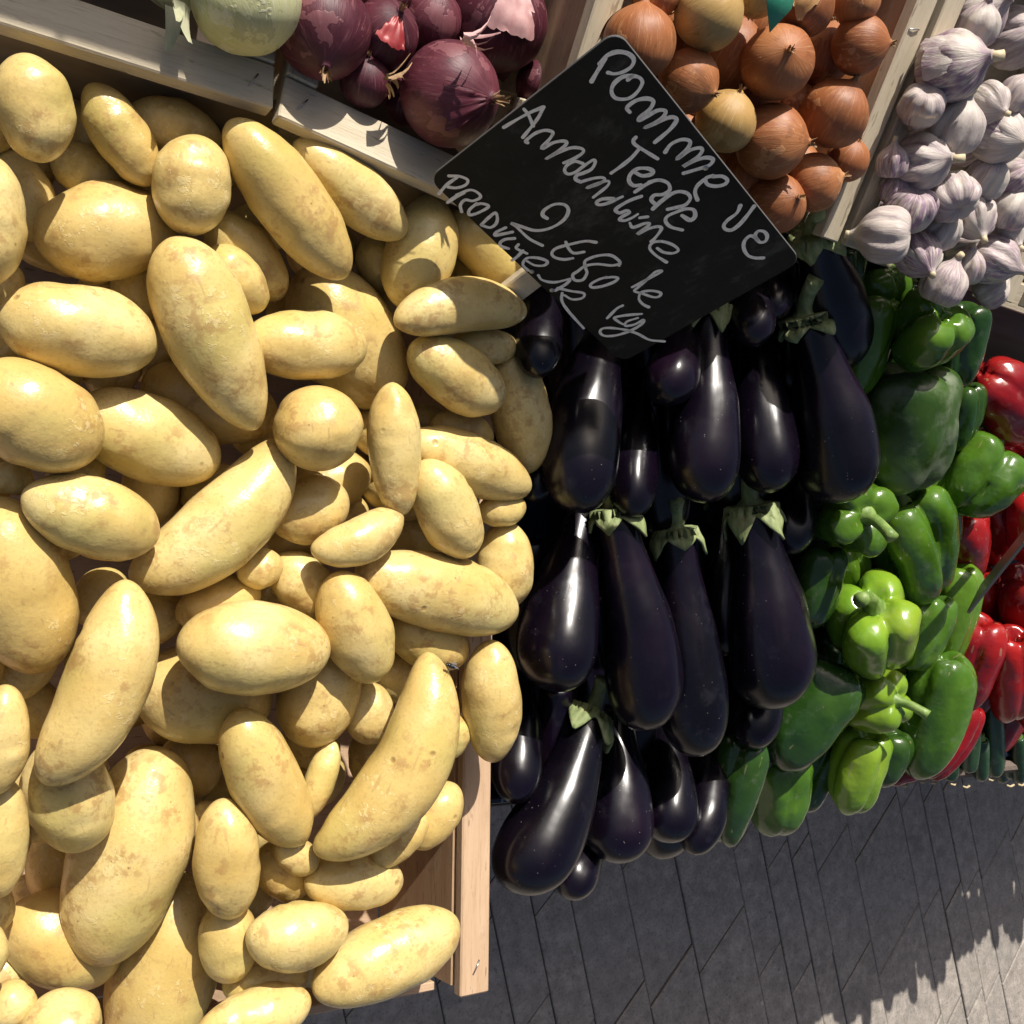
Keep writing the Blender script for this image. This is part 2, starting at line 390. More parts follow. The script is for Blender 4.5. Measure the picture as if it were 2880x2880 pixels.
# ------------------------------------------------------------------ produce builders (local Z runs from first to second end)
def potato_mesh(L, Rr, bend, taper, seed, nr=46, ns=36):
    rings = []; off = seed*7.31; pr = random.Random(seed)
    eyes = [(pr.uniform(-.9, .9), pr.uniform(0, 6.283), pr.uniform(.0035, .0065), pr.uniform(.0003, .0012)) for _ in range(7)]
    for i in range(nr+1):
        s = -math.cos(math.pi*(i+.0001)/(nr+.0002))
        s = max(-.9995, min(.9995, s))
        r = (1-abs(s)**2.2)**.53*(1+taper*s*.5)
        z = L*(s+1)/2; x0 = bend*L*(1-s*s); dx = -2*bend*s*2
        t = Vector((dx, 0, 1)).normalized(); u = Vector((t.z, 0, -t.x)); ring = []
        for j in range(ns):
            a = 2*math.pi*j/ns; ca, sa = math.cos(a), math.sin(a)
            q = (ca*r*.9+off, sa*r*.9, s*1.4)
            k = 1+.085*nz(q, .9)+.042*nz(q, 2.0)+.010*nz(q, 4.5)
            rr = Rr*r*k*1.015
            for es, ea, er, ed in eyes:
                da = (a-ea+math.pi) % (2*math.pi)-math.pi; d1 = (s-es)*L*.5/er; d2 = da*Rr*r/er*.62
                if abs(d1) < 3 and abs(d2) < 3: rr += ed*(-math.exp(-(d1*d1+d2*d2))+.55*math.exp(-((d1-1.3)**2*1.6+d2*d2*.6)))
            ring.append(Vector((x0, 0, z))+u*(ca*rr)+Vector((0, 1, 0))*(sa*rr*.96))
        rings.append(ring)
    return ring_mesh('potato', rings)

EGGP = catmull([(0.012, 0), (0.004, .25), (0, .42), (.03, .54), (.10, .56), (.20, .60), (.34, .73), (.48, .88), (.64, .97), (.76, 1.0), (.86, .92), (.94, .68), (.985, .36), (1.0, 0)], 3)
def prof_r(P, t):
    return float(np.interp(t, np.maximum.accumulate(P[:, 0]), P[:, 1]))
def spine(L, bend, z):
    s = 2*z/L-1; return Vector((bend*L*(1-s*s), 0, z))
def egg_var(seed):
    q = random.Random(seed*13+5); return q.uniform(.82, 1.16), q.uniform(-.16, .02), q.uniform(0, 6), q.uniform(.02, .075)
def egg_mesh(L, Rr, bend, seed, ns=36):
    rings = []; ge, nf, pa, pamp = egg_var(seed)
    for z, r in EGGP:
        z = z**(1/ge); r = max(r, .003)*(1+nf*max(0, 1-z/.45)); c = spine(L, bend, z*L); ring = []
        for j in range(ns):
            a = 2*math.pi*j/ns; q = (math.cos(a)+seed*3.7, math.sin(a), z*2)
            k = 1+.07*nz(q, .8)+.035*nz(q, 2.4)-pamp*max(0, math.cos(a-pa))**6
            ring.append(c+Vector((math.cos(a), math.sin(a), 0))*r*Rr*k)
        rings.append(ring)
    return ring_mesh('eggplant_body', rings)
def calyx_mesh(L, Rr, bend, seed, ns=60, nr=9):
    rnd = random.Random(seed); ph = rnd.random()*6; lens = [rnd.uniform(.5, 1.3) for _ in range(6)]; ge, nf, _, _ = egg_var(seed)
    rings = []
    for i in range(nr):
        q = i/(nr-1); ring = []
        for j in range(ns):
            a = 2*math.pi*j/ns; k = (a/(2*math.pi)*5+ph) % 5; li = int(k); f = abs((k-li)-.5)*2
            ext = .60+(1-f)**1.15*.52*lens[li]
            d = q*ext*Rr                       # distance over the shoulder
            if d < .50*Rr: z, r = -.004, d
            else: z, r = (d-.50*Rr)*.97, None
            zz = max(0, z)
            r = r if r is not None else prof_r(EGGP, (zz/L)**ge)*Rr*(1+nf*max(0, 1-zz/L/.45))
            lift = .0030+.0075*(1-f)*q**3*(.55+nz((a*2+seed, q, 0), 1.5))+.0012*math.sin(a*23+seed)*q*(1-q)
            ring.append(spine(L, bend, zz)+Vector((math.cos(a), math.sin(a), 0))*(r*1.05+lift)+Vector((0, 0, -.0040 if d < .50*Rr else 0)))
        rings.append(ring)
    n = ns; vs = [v for r in rings for v in r]
    fs = [(i*n+j, i*n+(j+1) % n, (i+1)*n+(j+1) % n, (i+1)*n+j) for i in range(nr-1) for j in range(n)]
    return mesh('calyx', vs, fs)
def stem_mesh(name, r0, r1, Ls, bendx, bendy, base=(0, 0, 0), up=-1, flare=1.9, n=10):
    pts, rad = [], []
    for i in range(8):
        q = i/7; pts.append((base[0]+bendx*q*q, base[1]+bendy*q*q, base[2]+up*Ls*q))
        rad.append((r0+(r1-r0)*q)*(1+(flare-1)*max(0, 1-q*4)+.22*max(0, (q-.8)*5)))
    return tube(name, pts, rad, n)
def eggplant(it, label, seed, shown=True):
    rt = empty('eggplant', it.mw, label, 'eggplant', 'eggplants heaped in the display')
    rnd = random.Random(seed); it.bend += rnd.uniform(-.02, .02)
    obj('body', egg_mesh(it.L, it.R, it.bend, seed), 'egg', rt)
    if shown:
        cx_ = obj('calyx', calyx_mesh(it.L, it.R, it.bend, seed), 'calyx', rt); md = cx_.modifiers.new('thick', 'SOLIDIFY'); md.thickness = .0022; md.offset = 1
        obj('stem', stem_mesh('stem', it.R*.22, it.R*.17, it.R*.95, rnd.uniform(-.3, .3)*it.R, rnd.uniform(-.75, -.35)*it.R, flare=2.3), 'calyx', cx_)
    return rt

PEPP = catmull([(.17, 0), (.13, .12), (.06, .26), (0.0, .46), (.01, .68), (.06, .86), (.15, .97), (.30, 1.0), (.5, .97), (.68, .90), (.82, .78), (.92, .60), (.98, .38), (.985, .2), (.95, 0)], 3)
def pepper_mesh(L, Rr, bend, seed, n, lob, ns=56):
    rnd = random.Random(seed); ph = rnd.random()*6; tw = rnd.uniform(-.35, .35); amp = [rnd.uniform(.7, 1.25) for _ in range(n)]
    rings = []
    for z, r in PEPP:
        r = max(r, .004); ring = []
        for j in range(ns):
            a = 2*math.pi*j/ns; b = a+ph+tw*z; v = abs(math.cos(n*b/2)); li = int((b*n/(2*math.pi)+.5)) % n
            m = 1-lob*1.25*amp[li]*(1-v)**1.5*(.65+.6*abs(z-.5))
            q = (math.cos(a)+seed*2.9, math.sin(a), z*2.)
            m *= 1+.12*nz(q, .9)+.06*nz(q, 2.3)+.02*nz(q, 5.)
            zz = z+(.05*(1-v)*(1-z)**4 if r > .3 else 0)-(.05*(1-v)*z**8 if r > .2 else 0)
            ring.append(spine(L, bend, zz*L)+Vector((math.cos(a), math.sin(a)*.93, 0))*r*Rr*m)
        rings.append(ring)
    return ring_mesh('pepper_body', rings)
def pepper(it, label, mat, seed, n=4, lob=.22, stem=True, sb=(.3, .2), slen=.85, red=False):
    rt = empty('red_pepper' if red else 'green_pepper', it.mw, label, 'pepper', 'red peppers beyond the green ones' if red else 'green peppers heaped in the display')
    obj('body', pepper_mesh(it.L, it.R, it.bend, seed, n, lob), mat, rt)
    if stem:
        obj('stem', stem_mesh('stem', it.R*.13, it.R*.12, it.R*slen+.15*it.L, sb[0]*it.R, sb[1]*it.R, (0, 0, .15*it.L), -1, 2.6), 'stem', rt)
    return rt

ONP = catmull([(0.02, 0), (0, .1), (.02, .30), (.12, .68), (.27, .92), (.43, 1.), (.6, .965), (.76, .80), (.88, .52), (.94, .28), (.975, .13), (1.0, .09), (1.0, 0)], 3)
def onion_mesh(L, Rr, seed, ns=36, lump=.035):
    rings = []
    for z, r in ONP:
        r = max(r, .004); ring = []
        for j in range(ns):
            a = 2*math.pi*j/ns; q = (math.cos(a)+seed*1.7, math.sin(a), z*2)
            k = 1+lump*1.6*nz(q, .8)+lump*.5*nz(q, 2.5)
            ring.append(Vector((math.cos(a)*r*Rr*k, math.sin(a)*r*Rr*k, z*L)))
        rings.append(ring)
    return ring_mesh('onion_body', rings)
def strips(seed, n, L, wd, spread, z0=0, sgn=1, curl=.6):
    rnd = random.Random(seed); vs, fs = [], []
    for i in range(n):
        a = rnd.random()*6.283; l = L*rnd.uniform(.55, 1.15); ww = wd*rnd.uniform(.5, 1.1); sp = spread*rnd.uniform(.3, 1.2); b0 = len(vs)
        tx, ty = -math.sin(a), math.cos(a); cu = curl*rnd.uniform(-1, 1)
        for k in range(5):
            q = k/4; rr = .25*wd+sp*q**1.4; aa = cu*q
            cx, cy = math.cos(a+aa)*rr, math.sin(a+aa)*rr; z = z0+sgn*l*(q-.22*q*q)
            hw = ww*(1-.75*q)*.5
            vs += [(cx-tx*hw, cy-ty*hw, z), (cx+math.cos(a)*hw*.35, cy+math.sin(a)*hw*.35, z), (cx+tx*hw, cy+ty*hw, z)]
            if k:
                o = b0+(k-1)*3
                fs += [(o, o+1, o+4, o+3), (o+1, o+2, o+5, o+4)]
    return mesh('strips', vs, fs)
def hairs(seed, n, L, rad, z0, sgn):
    rnd = random.Random(seed); vs, fs = [], []
    for i in range(n):
        a = rnd.random()*6.283; r0 = rad*math.sqrt(rnd.random()); l = L*rnd.uniform(.4, 1.1)
        p0 = Vector((math.cos(a)*r0, math.sin(a)*r0, z0)); dr = Vector((math.cos(a)*rnd.uniform(.1, 1.2), math.sin(a)*rnd.uniform(.1, 1.2), sgn)).normalized()
        u = dr.orthogonal().normalized()*rad*.075; v = dr.cross(u); b = len(vs); m = p0+dr*l*.55+Vector((rnd.uniform(-.2, .2)*l, rnd.uniform(-.2, .2)*l, 0)); e = m+dr*l*.3+Vector((rnd.uniform(-.4, .4)*l, rnd.uniform(-.4, .4)*l, 0))
        for p in (p0, m): vs += [p+u, p-u*.5+v*.87, p-u*.5-v*.87]
        vs.append(e)
        for k in range(3):
            k2 = (k+1) % 3; fs += [(b+k, b+k2, b+3+k2, b+3+k), (b+3+k, b+3+k2, b+6)]
    return mesh('hairs', vs, fs)
def flake(Rr, zc, th0, th1, f0, f1, seed, curl=.15, n=14):
    """papery flap lifting off a bulb: a torn patch of a slightly larger sphere"""
    vs, fs = [], []
    for i in range(n+1):
        for j in range(n+1):
            u, v = i/n, j/n
            jag = .10*nz((u*6+seed, v*6, seed), 1.)
            ed = min(u, 1-u, v, 1-v)
            th = th0+(th1-th0)*(u+(jag if ed < .08 else 0)); f = f0+(f1-f0)*(v+(jag*1.3 if ed < .08 else 0))
            r = Rr*(1.02+curl*v*v+.05*nz((u*2+seed, v*2, 1), 1.3)+.012*math.sin(u*19))
            vs.append((r*math.cos(th)*math.sin(f), r*math.sin(th)*math.sin(f), zc+r*math.cos(f)))
    for i in range(n):
        for j in range(n): a = i*(n+1)+j; fs.append((a, a+1, a+n+2, a+n+1))
    return mesh('flake', vs, fs)
def onion(it, label, mat, seed, name, cat, group, neck=True, roots=True, nk=(8, .42)):
    rt = empty(name, it.mw, label, cat, group)
    obj('bulb', onion_mesh(it.L, it.R, seed), mat, rt)
    if neck: obj('neck', strips(seed, nk[0], it.R*nk[1], it.R*.16, it.R*.10, it.L*.955), 'tuft', rt)
    if roots: obj('roots', hairs(seed, 26, it.R*.16, it.R*.17, .003, -1), 'root', rt)
    return rt
GAP = catmull([(.06, 0), (.02, .18), (0, .42), (.03, .68), (.16, .93), (.36, 1.0), (.56, .95), (.72, .72), (.82, .44), (.89, .25), (.95, .18), (.98, .15), (.98, 0)], 3)
def garlic_mesh(L, Rr, seed, ns=60):
    rnd = random.Random(seed); n = rnd.choice([7, 8, 9]); ph = rnd.random()*6; amp = [rnd.uniform(.5, 1.6) for _ in range(n)]; push = [rnd.uniform(-.07, .09) for _ in range(n)]
    rings = []
    for z, r in GAP:
        r = max(r, .004); ring = []
        for j in range(ns):
            a = 2*math.pi*j/ns; b = (a+ph)*n/(2*math.pi); li = int(b) % n; v = math.sin(math.pi*(b % 1))
            fade = max(0, 1-max(0, z-.6)*2.8)
            m = 1+fade*((-.15*amp[li])*(1-v)**1.6+push[li]*v)
            q = (math.cos(a)+seed*1.3, math.sin(a), z*2)
            m *= 1+.06*nz(q, 1.)+.02*nz(q, 3.)
            tw = .35*z*z
            ring.append(Vector((math.cos(a+tw)*r*Rr*m, math.sin(a+tw)*r*Rr*m, z*L)))
        rings.append(ring)
    return ring_mesh('garlic_body', rings)
def garlic(it, label, seed):
    rt = empty('garlic_bulb', it.mw, label, 'garlic', 'garlic bulbs heaped in their crate'); rnd = random.Random(seed)
    obj('bulb', garlic_mesh(it.L, it.R, seed), 'garlic', rt)
    b = rnd.uniform(-.25, .25)*it.R
    obj('stem', tube('stem', [(0, 0, it.L*.88), (b*.3, 0, it.L*1.0), (b, b*.5, it.L*(1.03+.08*rnd.random()))], [it.R*.17, it.R*.15, it.R*.14], 9), 'gstem', rt)
    obj('roots', hairs(seed, 34, it.R*.26, it.R*.30, .006, -1), 'root', rt)
    if seed % 2: obj('skin_flake', flake(it.R*.97, it.L*.32, b*40, b*40+1.1, .5, 1.7, seed, .16, 10), 'garlic', rt)
    return rt

# ================================================================== THE SETTING
# pavement: one sheet to the horizon, paving stones on it
def quad_sheet(name, x0, x1, y0, y1, z): return mesh(name, [(x0, y0, z), (x1, y0, z), (x1, y1, z), (x0, y1, z)], [(0, 1, 2, 3)], False)
ground = structure(obj('pavement', quad_sheet('pavement', -150, 150, -150, 150, -.0055), 'joint'))
av = Vector((.2504, -.9681)); nv_ = Vector((.9681, .2504))
edges = [-.52, -.38, -.29, -.2, -.03, .12, .21, .30, .44, .53, .62, .80, .94, 1.03, 1.12, 1.26, 1.405, 1.573, 1.664, 1.748, 1.823, 1.963, 2.173, 2.27, 2.36, 2.45, 2.62, 2.81, 2.9, 2.99, 3.08, 3.25, 3.44, 3.53, 3.62]
offs = {1.405: .987, 1.573: 1.109, 1.664: 1.189, 1.748: 1.201, 1.823: 1.23, 1.963: 1.221}
rnd = random.Random(4)
e = edges[-1]
while e < 7: e += rnd.choice([.09, .09, .15, .18]); edges.append(e)
e = edges[0]; low = []
while e > -4: e -= rnd.choice([.09, .09, .15, .18]); low.append(e)
edges = low[::-1]+edges
PAV = {}
def paver_verts(w, L, g=.0013, ch=.002):
    sl_ = .498*w; c = [(g, sl_+g), (w-g, g), (w-g, L-g*1.6), (g, L+sl_-g*1.6)]     # (across, along)
    cx, cy = sum(p[0] for p in c)/4, sum(p[1] for p in c)/4
    vs = []
    for zz, ins in ((-.03, 0), (-ch, 0), (0, ch)):
        for p in c:
            k = 1-ins*2/min(w, L); a, b = cx+(p[0]-cx)*k, cy+(p[1]-cy)*k
            vs.append(Vector((nv_.x*a+av.x*b, nv_.y*a+av.y*b, zz)))
    return vs
PF = [(8, 11, 10, 9)]+[(i, 4+i, 4+(i+1) % 4, (i+1) % 4) for i in range(4)]+[(4+i, 8+i, 8+(i+1) % 4, 4+(i+1) % 4) for i in range(4)]
far_v, far_f = [], []; LP = .29; npav = 0
for lo, hi in zip(edges[:-1], edges[1:]):
    w_ = hi-lo; o = offs.get(lo, rnd.random()*LP) % LP
    key = round(w_, 4)
    for i in range(-12, 17):
        q = o+i*LP; x, y = nv_.x*lo+av.x*q, nv_.y*lo+av.y*q
        cx, cy = x+nv_.x*w_/2+av.x*LP/2, y+nv_.y*w_/2+av.y*LP/2
        rel = M.T @ np.array([cx, cy, -H]); vis = False
        if rel[2] < 0:
            u, v = 966+F*rel[0]/-rel[2], 966-F*rel[1]/-rel[2]; vis = 700 < u < 2130 and 1380 < v < 2130
        dz = rnd.uniform(-.0022, .0018)
        if vis:
            if key not in PAV: PAV[key] = mesh('paving_stone', paver_verts(w_, LP), PF, False)
            p = obj('paving_stone', PAV[key], 'paver', ground); p.location = (x, y, dz); npav += 1
        elif -2.5 < cx < 5.5 and -3.5 < cy < 3:
            b = len(far_v); far_v += [v_+Vector((x, y, dz)) for v_ in paver_verts(w_, LP)]; far_f += [tuple(b+k for k in f_) for f_ in PF]
fp = obj('paving_stone', mesh('paving_stones_outlying', far_v, far_f, False), 'paver', ground); fp['kind'] = 'stuff'
print('pavers', npav)

RX = lambda deg: Matrix.Rotation(R(deg), 3, 'X')
# trestle table under the stall
tb = empty('market_table', Matrix.Translation((1.2, .4, 0)), 'long weathered wooden trestle table carrying the vegetable display', 'table')
for i in range(6):
    box('table_board', (-.27, -.47+i*.2, .715), (3.16, .196, .028), 'tablewood', tb)
for lx in (-1.6, -.2, 1.2):
    for ly in (-.4, .5): box('leg', (lx, ly, .35), (.05, .05, .70), 'tablewood', tb)
tb2 = empty('market_table', Matrix.Translation((3.17, .47, -.002)), 'unseen second trestle table, added past the right edge to shape the ground shadow', 'table')  # added out of view, set back to fit the shadow edge on the paving
for i in range(5): box('table_board', (0, -.40+i*.2, .715), (1.36, .196, .028), 'tablewood', tb2)
for lx in (-.6, .6):
    for ly in (-.35, .35): box('leg', (lx, ly, .35), (.05, .05, .70), 'tablewood', tb2)
# potato crate
pc = empty('potato_crate', Matrix.Translation((.2, .03, .73)), 'pinkish pine crate holding the yellow potatoes', 'crate')
def pbox(name, x0, x1, y0, y1, z0, z1, mat, bev=.0012):
    sx, sy, sz = x1-x0, y1-y0, z1-z0; c = Vector(((x0+x1)/2-.2, (y0+y1)/2-.03, (z0+z1)/2-.73))
    if sy > sx:                                        # long way along Y: turn so that the grain follows the board
        o = box(name, c, (sy, sx, sz), mat, pc, Matrix.Rotation(R(90), 3, 'Z'), bev)
    else: o = box(name, c, (sx, sy, sz), mat, pc, None, bev)
    return o
pbox('base_board', -.2, .478, -.29, .34, .735, .745, 'wood2')
pbox('end_panel', .4775, .4865, -.287, .335, .748, .8855, 'knot', .001)
pbox('end_panel', -.2, -.191, -.287, .335, .748, .8855, 'wood2', .001)
pbox('top_batten', .4785, .5075, -.293, .338, .888, .8995, 'wood2', .0015)
pbox('front_board', -.19, .475, -.296, -.2885, .75, .862, 'wood2', .001)
lin = pbox('cardboard_back', -.25, .475, .358, .362, .76, 1.050, 'card', .0003)
def staple(parent, c, rot=0, ln=.011, tilt=None):
    me = tube('staple', [(-ln/2, 0, -.002), (-ln/2, 0, .0006), (0, 0, .0012), (ln/2, 0, .0006), (ln/2, 0, -.002)], .0006, 6)
    o = obj('staple', me, 'steel', parent)
    m = Matrix.Translation(c) @ ((tilt or Matrix.Identity(3)).to_4x4()) @ Matrix.Rotation(R(rot), 4, 'Z'); o.matrix_local = m; return o
staple(pc, (.4935-.2, -.270-.03, .8997-.73), 62, .012)
staple(pc, (.4935-.2, .30-.03, .8997-.73), 70, .012)

# rear crates: A and B lie flat, C and D lean towards the customers
def crate(name, label, origin, rot, W, D, hgt, front=.030, th=.013, mat='wood', ends=.022, low=0.):
    rt = empty(name, Matrix.Translation(origin) @ rot.to_4x4(), label, 'crate', 'wooden onion and garlic crates along the back')
    box('front_batten', (W/2, front/2, -th/2-low), (W, front, th), mat, rt)
    box('back_batten', (W/2, D-front/2, -th/2), (W, front, th), mat, rt)
    z90 = Matrix.Rotation(R(90), 3, 'Z')
    for x in (ends/2, W-ends/2):
        e0 = .006 if low else front+.001
        box('end_batten', (x, (e0+D-front-.001)/2, .0012-th/2), (D-front-.001-e0, ends, th), mat, rt, z90)
    box('front_panel', (W/2, front*.72, -th-.001-low-(hgt-th-low)/2), (W-.03, .007, hgt-th-low), mat, rt)
    box('back_panel', (W/2, D-front*.72, -th-.001-(hgt-th)/2), (W-.03, .007, hgt-th), mat, rt)
    for x in (ends*.5, W-ends*.5):
        box('end_panel', (x, D/2, -th-.001-(hgt-th)/2), (D-.06, .007, hgt-th), 'wood2' if name != 'garlic_crate' else mat, rt, z90)
    nb = 5
    for i in range(nb): box('base_slat', (W/2, D*(i+.5)/nb, -hgt-.005), (W, D/nb*.86, .007), mat, rt)
    for x in (.014, W-.014):
        box('corner_post', (x, front+.011, -th-.002-low-(hgt-th-low)/2), (.02, .02, hgt-th-low), mat, rt)
        staple(rt, (x, front*.5, .0002-low), 60)
        staple(rt, (x, front*1.35+D*.35, .0014), 15)
    return rt
I3 = Matrix.Identity(3)
cA = crate('onion_crate', 'pale wooden crate at top left holding the white onion', (-.26, .345, 1.078), I3, .478, .34, .085)
cB = crate('onion_crate', 'pale wooden crate of red onions left of the slate sign', (.2215, .341, 1.078), Matrix.Rotation(R(-8), 3, 'Z'), .20, .32, .085)
T32 = RX(32)
cC = crate('onion_crate', 'tilted wooden crate full of brown onions behind the slate sign', (.405, .352, 1.1225), T32, .312, .40, .10, low=.055)
cD = crate('garlic_crate', 'tilted pale wooden crate full of purple white garlic', (.726, .352, 1.1225), T32, .266, .40, .10, low=.055)
cE = crate('onion_crate', 'wooden crate with slats at the right edge beyond the garlic', (1.02, .352, 1.1225), T32, .30, .40, .10, low=.055)
# riser behind, that the leaning crates rest on
rv = []
for x in (-.24, 1.5):
    rv += [(x, .40, .732), (x, .40, .99), (x, .72, 1.19), (x, .76, 1.19), (x, .76, .732)]
rs = obj('display_riser', mesh('riser', rv, [(0, 1, 2, 3, 4), (9, 8, 7, 6, 5)]+[(i, i+5, (i+1) % 5+5, (i+1) % 5) for i in range(5)], False), 'tablewood')
tag(rs, 'dark wooden riser propping up the tilted crates at the back', 'riser')
bk = empty('shade_dark_crate', Matrix.Translation((1.2, .98, .73)), 'crate in the top right corner behind the garlic, black for the shade there', 'crate')  # black plastic stands in for the shade behind the garlic
for nm, c_, s_ in (('side', (0, -.18, .2), (.9, .012, .4)), ('side', (0, .2, .2), (.9, .012, .4)), ('end', (-.45, .01, .2), (.012, .36, .4)), ('end', (.45, .01, .2), (.012, .36, .4)), ('base', (0, .01, .012), (.88, .35, .01))):
    box(nm, c_, s_, 'plastic', bk)
for k, (x0, wd, n_, lab) in enumerate(((-.46, .60, 8, 'unseen stack of wooden crates added to shade the white and red onions'), (.185, .235, 7, 'narrow unseen stack of wooden crates with leafy tops, added to shade the red onions'))):
    st_ = empty('shade_crate_stack', Matrix.Translation((x0, .79, .73)), lab, 'crates')  # unseen stacks, added to shade the onions and crate battens
    for j in range(n_):
        z_ = j*.111
        for yy in (.006, .334): box('side_board', (wd/2, yy, z_+.054), (wd, .009, .098), 'wood', st_)
        for xx in (.0045, wd-.0045): box('end_board', (xx, .17, z_+.054), (.31, .009, .098), 'wood', st_, Matrix.Rotation(R(90), 3, 'Z'))
        box('base_board', (wd/2, .17, z_+.003), (wd-.02, .30, .004), 'wood', st_)
    rr_ = random.Random(k)
    for j in range(12 if k else 6):  # added leaves that make the stack's shadow edge jagged
        xx = wd*rr_.random(); hh = rr_.uniform(.04, .10); ww = rr_.uniform(.012, .024); yy = .06+.1*rr_.random(); b_ = n_*.111-.04; lean = rr_.uniform(-.03, .03)
        lm_ = mesh('shade_leaf', [(xx-ww, yy, b_), (xx, yy+.006, b_), (xx+ww, yy, b_), (xx-ww*.7+lean*.5, yy-.02, b_+hh*.6), (xx+lean*.5, yy-.014, b_+hh*.6), (xx+ww*.7+lean*.5, yy-.02, b_+hh*.6), (xx+lean, yy-.05, b_+hh)], [(0, 1, 4, 3), (1, 2, 5, 4), (3, 4, 6), (4, 5, 6)])
        obj('shade_leaf', lm_, 'dark', st_)
# plastic trays below the front heaps
T22 = RX(21.8)
def tray(label, x0, x1, low=.115):
    rt = empty('produce_tray', Matrix.Translation((x0, -.14, .93-.4*.14-low)) @ T22.to_4x4(), label, 'tray', 'dark plastic trays under the front row')
    W, D = x1-x0, .52
    box('base', (W/2, D/2, 0), (W, D, .008), 'plastic', rt)
    for y in (.004, D-.004): box('wall', (W/2, y, .022), (W, .007, .034), 'plastic', rt)
    for x in (.004, W-.004): box('end_wall', (x, D/2, .022), (.007, D-.018, .034), 'plastic', rt)
    return rt
tray('dark blue plastic tray under the eggplants', .525, .90)
tray('dark blue plastic tray under the green peppers', .91, 1.235)
tray('dark blue plastic tray under the red peppers', 1.245, 1.62)
# ================================================================== SLATE PRICE SIGN
def rel(px, py, dep): return M @ (np.array([(px-966)/F, (966-py)/F, -1.])*dep)
SW = .222; LAM = SW/.36306
sgn = [Vector(rel(x, y, dd*LAM)+CAMV) for x, y, dd in ((1163, 55, 1.), (1512, 492, 1.2092), (1175, 685, 1.3522), (808, 338, 1.1430))]
sx = (sgn[1]-sgn[0]+sgn[2]-sgn[3]).normalized(); sy = (sgn[0]-sgn[3]); sy = (sy-sx*sy.dot(sx)).normalized(); sz_ = sx.cross(sy)
SH = SW*.262/.36306
sm = Matrix.Identity(4); ctr = sum(sgn, Vector())/4
for i in range(3): sm[i][0], sm[i][1], sm[i][2], sm[i][3] = sx[i], sy[i], sz_[i], ctr[i]
def plate_mesh(W, Hh, th, r, n=7):
    out = []
    for cx, cy, a0 in ((W/2-r, Hh/2-r, 0), (-W/2+r, Hh/2-r, 90), (-W/2+r, -Hh/2+r, 180), (W/2-r, -Hh/2+r, 270)):
        for k in range(n): a = R(a0+90*k/(n-1)); out.append((cx+r*math.cos(a), cy+r*math.sin(a)))
    N = len(out); vs = []
    for z, ins in ((-th, .0004), (-th+.0004, 0), (-.0004, 0), (0, .0004)):
        for x, y in out: l_ = math.hypot(x, y); vs.append((x*(1-ins/l_), y*(1-ins/l_), z))
    fs = [tuple(range(N-1, -1, -1)), tuple(range(3*N, 4*N))]+[(i*N+j, i*N+(j+1) % N, (i+1)*N+(j+1) % N, (i+1)*N+j) for i in range(3) for j in range(N)]
    me = mesh('plate', vs, fs, False); return me
sign = empty('price_sign', sm, 'black slate price sign chalked POMME DE TERRE Amandine, standing over the potatoes', 'sign')
pl = plate_mesh(SW, SH, .0022, .0095); pl.materials.append(MAT['slate']); pl.materials.append(MAT['slatedge'])
for i, p in enumerate(pl.polygons): p.material_index = 0 if i < 2 else 1
plate_o = obj('plate', pl, None, sign)
ism = sm.inverted()
def to_sign(zx, zy):                          # point of the chalk line -> plate coordinates
    px, py = 805+zx*.375, 40.25+zy*.375
    d = Vector(ray(px, py)); o = Vector((0, 0, H)); n = sz_
    p = o+d*((ctr-o).dot(n)/d.dot(n)); q = ism @ p; return (q.x, q.y)
def chalk(name, strokes, wd=.0027):
    vs, fs = [], []
    for si, st in enumerate(strokes):
        P = [to_sign(*p) for p in st]
        if len(P) > 2: P = [tuple(p) for p in catmull(P, 6)]
        else: P = [tuple(np.array(P[0])*(1-t)+np.array(P[1])*t) for t in np.linspace(0, 1, 5)]
        P = [p for i, p in enumerate(P) if i == 0 or math.hypot(p[0]-P[i-1][0], p[1]-P[i-1][1]) > 2e-5]
        b = len(vs); n = len(P); zz = .00035+.00006*(si % 5)
        ext = []
        for i, p in enumerate(P):
            a, c = P[max(0, i-1)], P[min(n-1, i+1)]; tx, ty = c[0]-a[0], c[1]-a[1]; l_ = math.hypot(tx, ty) or 1; tx /= l_; ty /= l_
            hw = wd/2*(1+.35*nz((p[0]*120, p[1]*120, si), 1.))
            q = p
            vs += [(q[0]-ty*hw, q[1]+tx*hw, zz), (q[0]+ty*hw, q[1]-tx*hw, zz)]
            if i: k = b+2*(i-1); fs.append((k, k+1, k+3, k+2))
            if i in (0, n-1): ext.append((i, p, (tx, ty), hw))
        for i, p, (tx, ty), hw in ext:                   # round ends
            sg = -1 if i == 0 else 1; b2 = len(vs); vs.append((p[0], p[1], zz))
            for k in range(7):
                a = -math.pi/2+math.pi*k/6; ca, sa = math.cos(a)*sg, math.sin(a)
                vs.append((p[0]+tx*hw*ca-ty*hw*sa, p[1]+ty*hw*ca+tx*hw*sa, zz))
            for k in range(6): fs.append((b2, b2+1+k, b2+2+k))
    o = obj(name, mesh(name, vs, fs, False), 'chalk', plate_o); return o
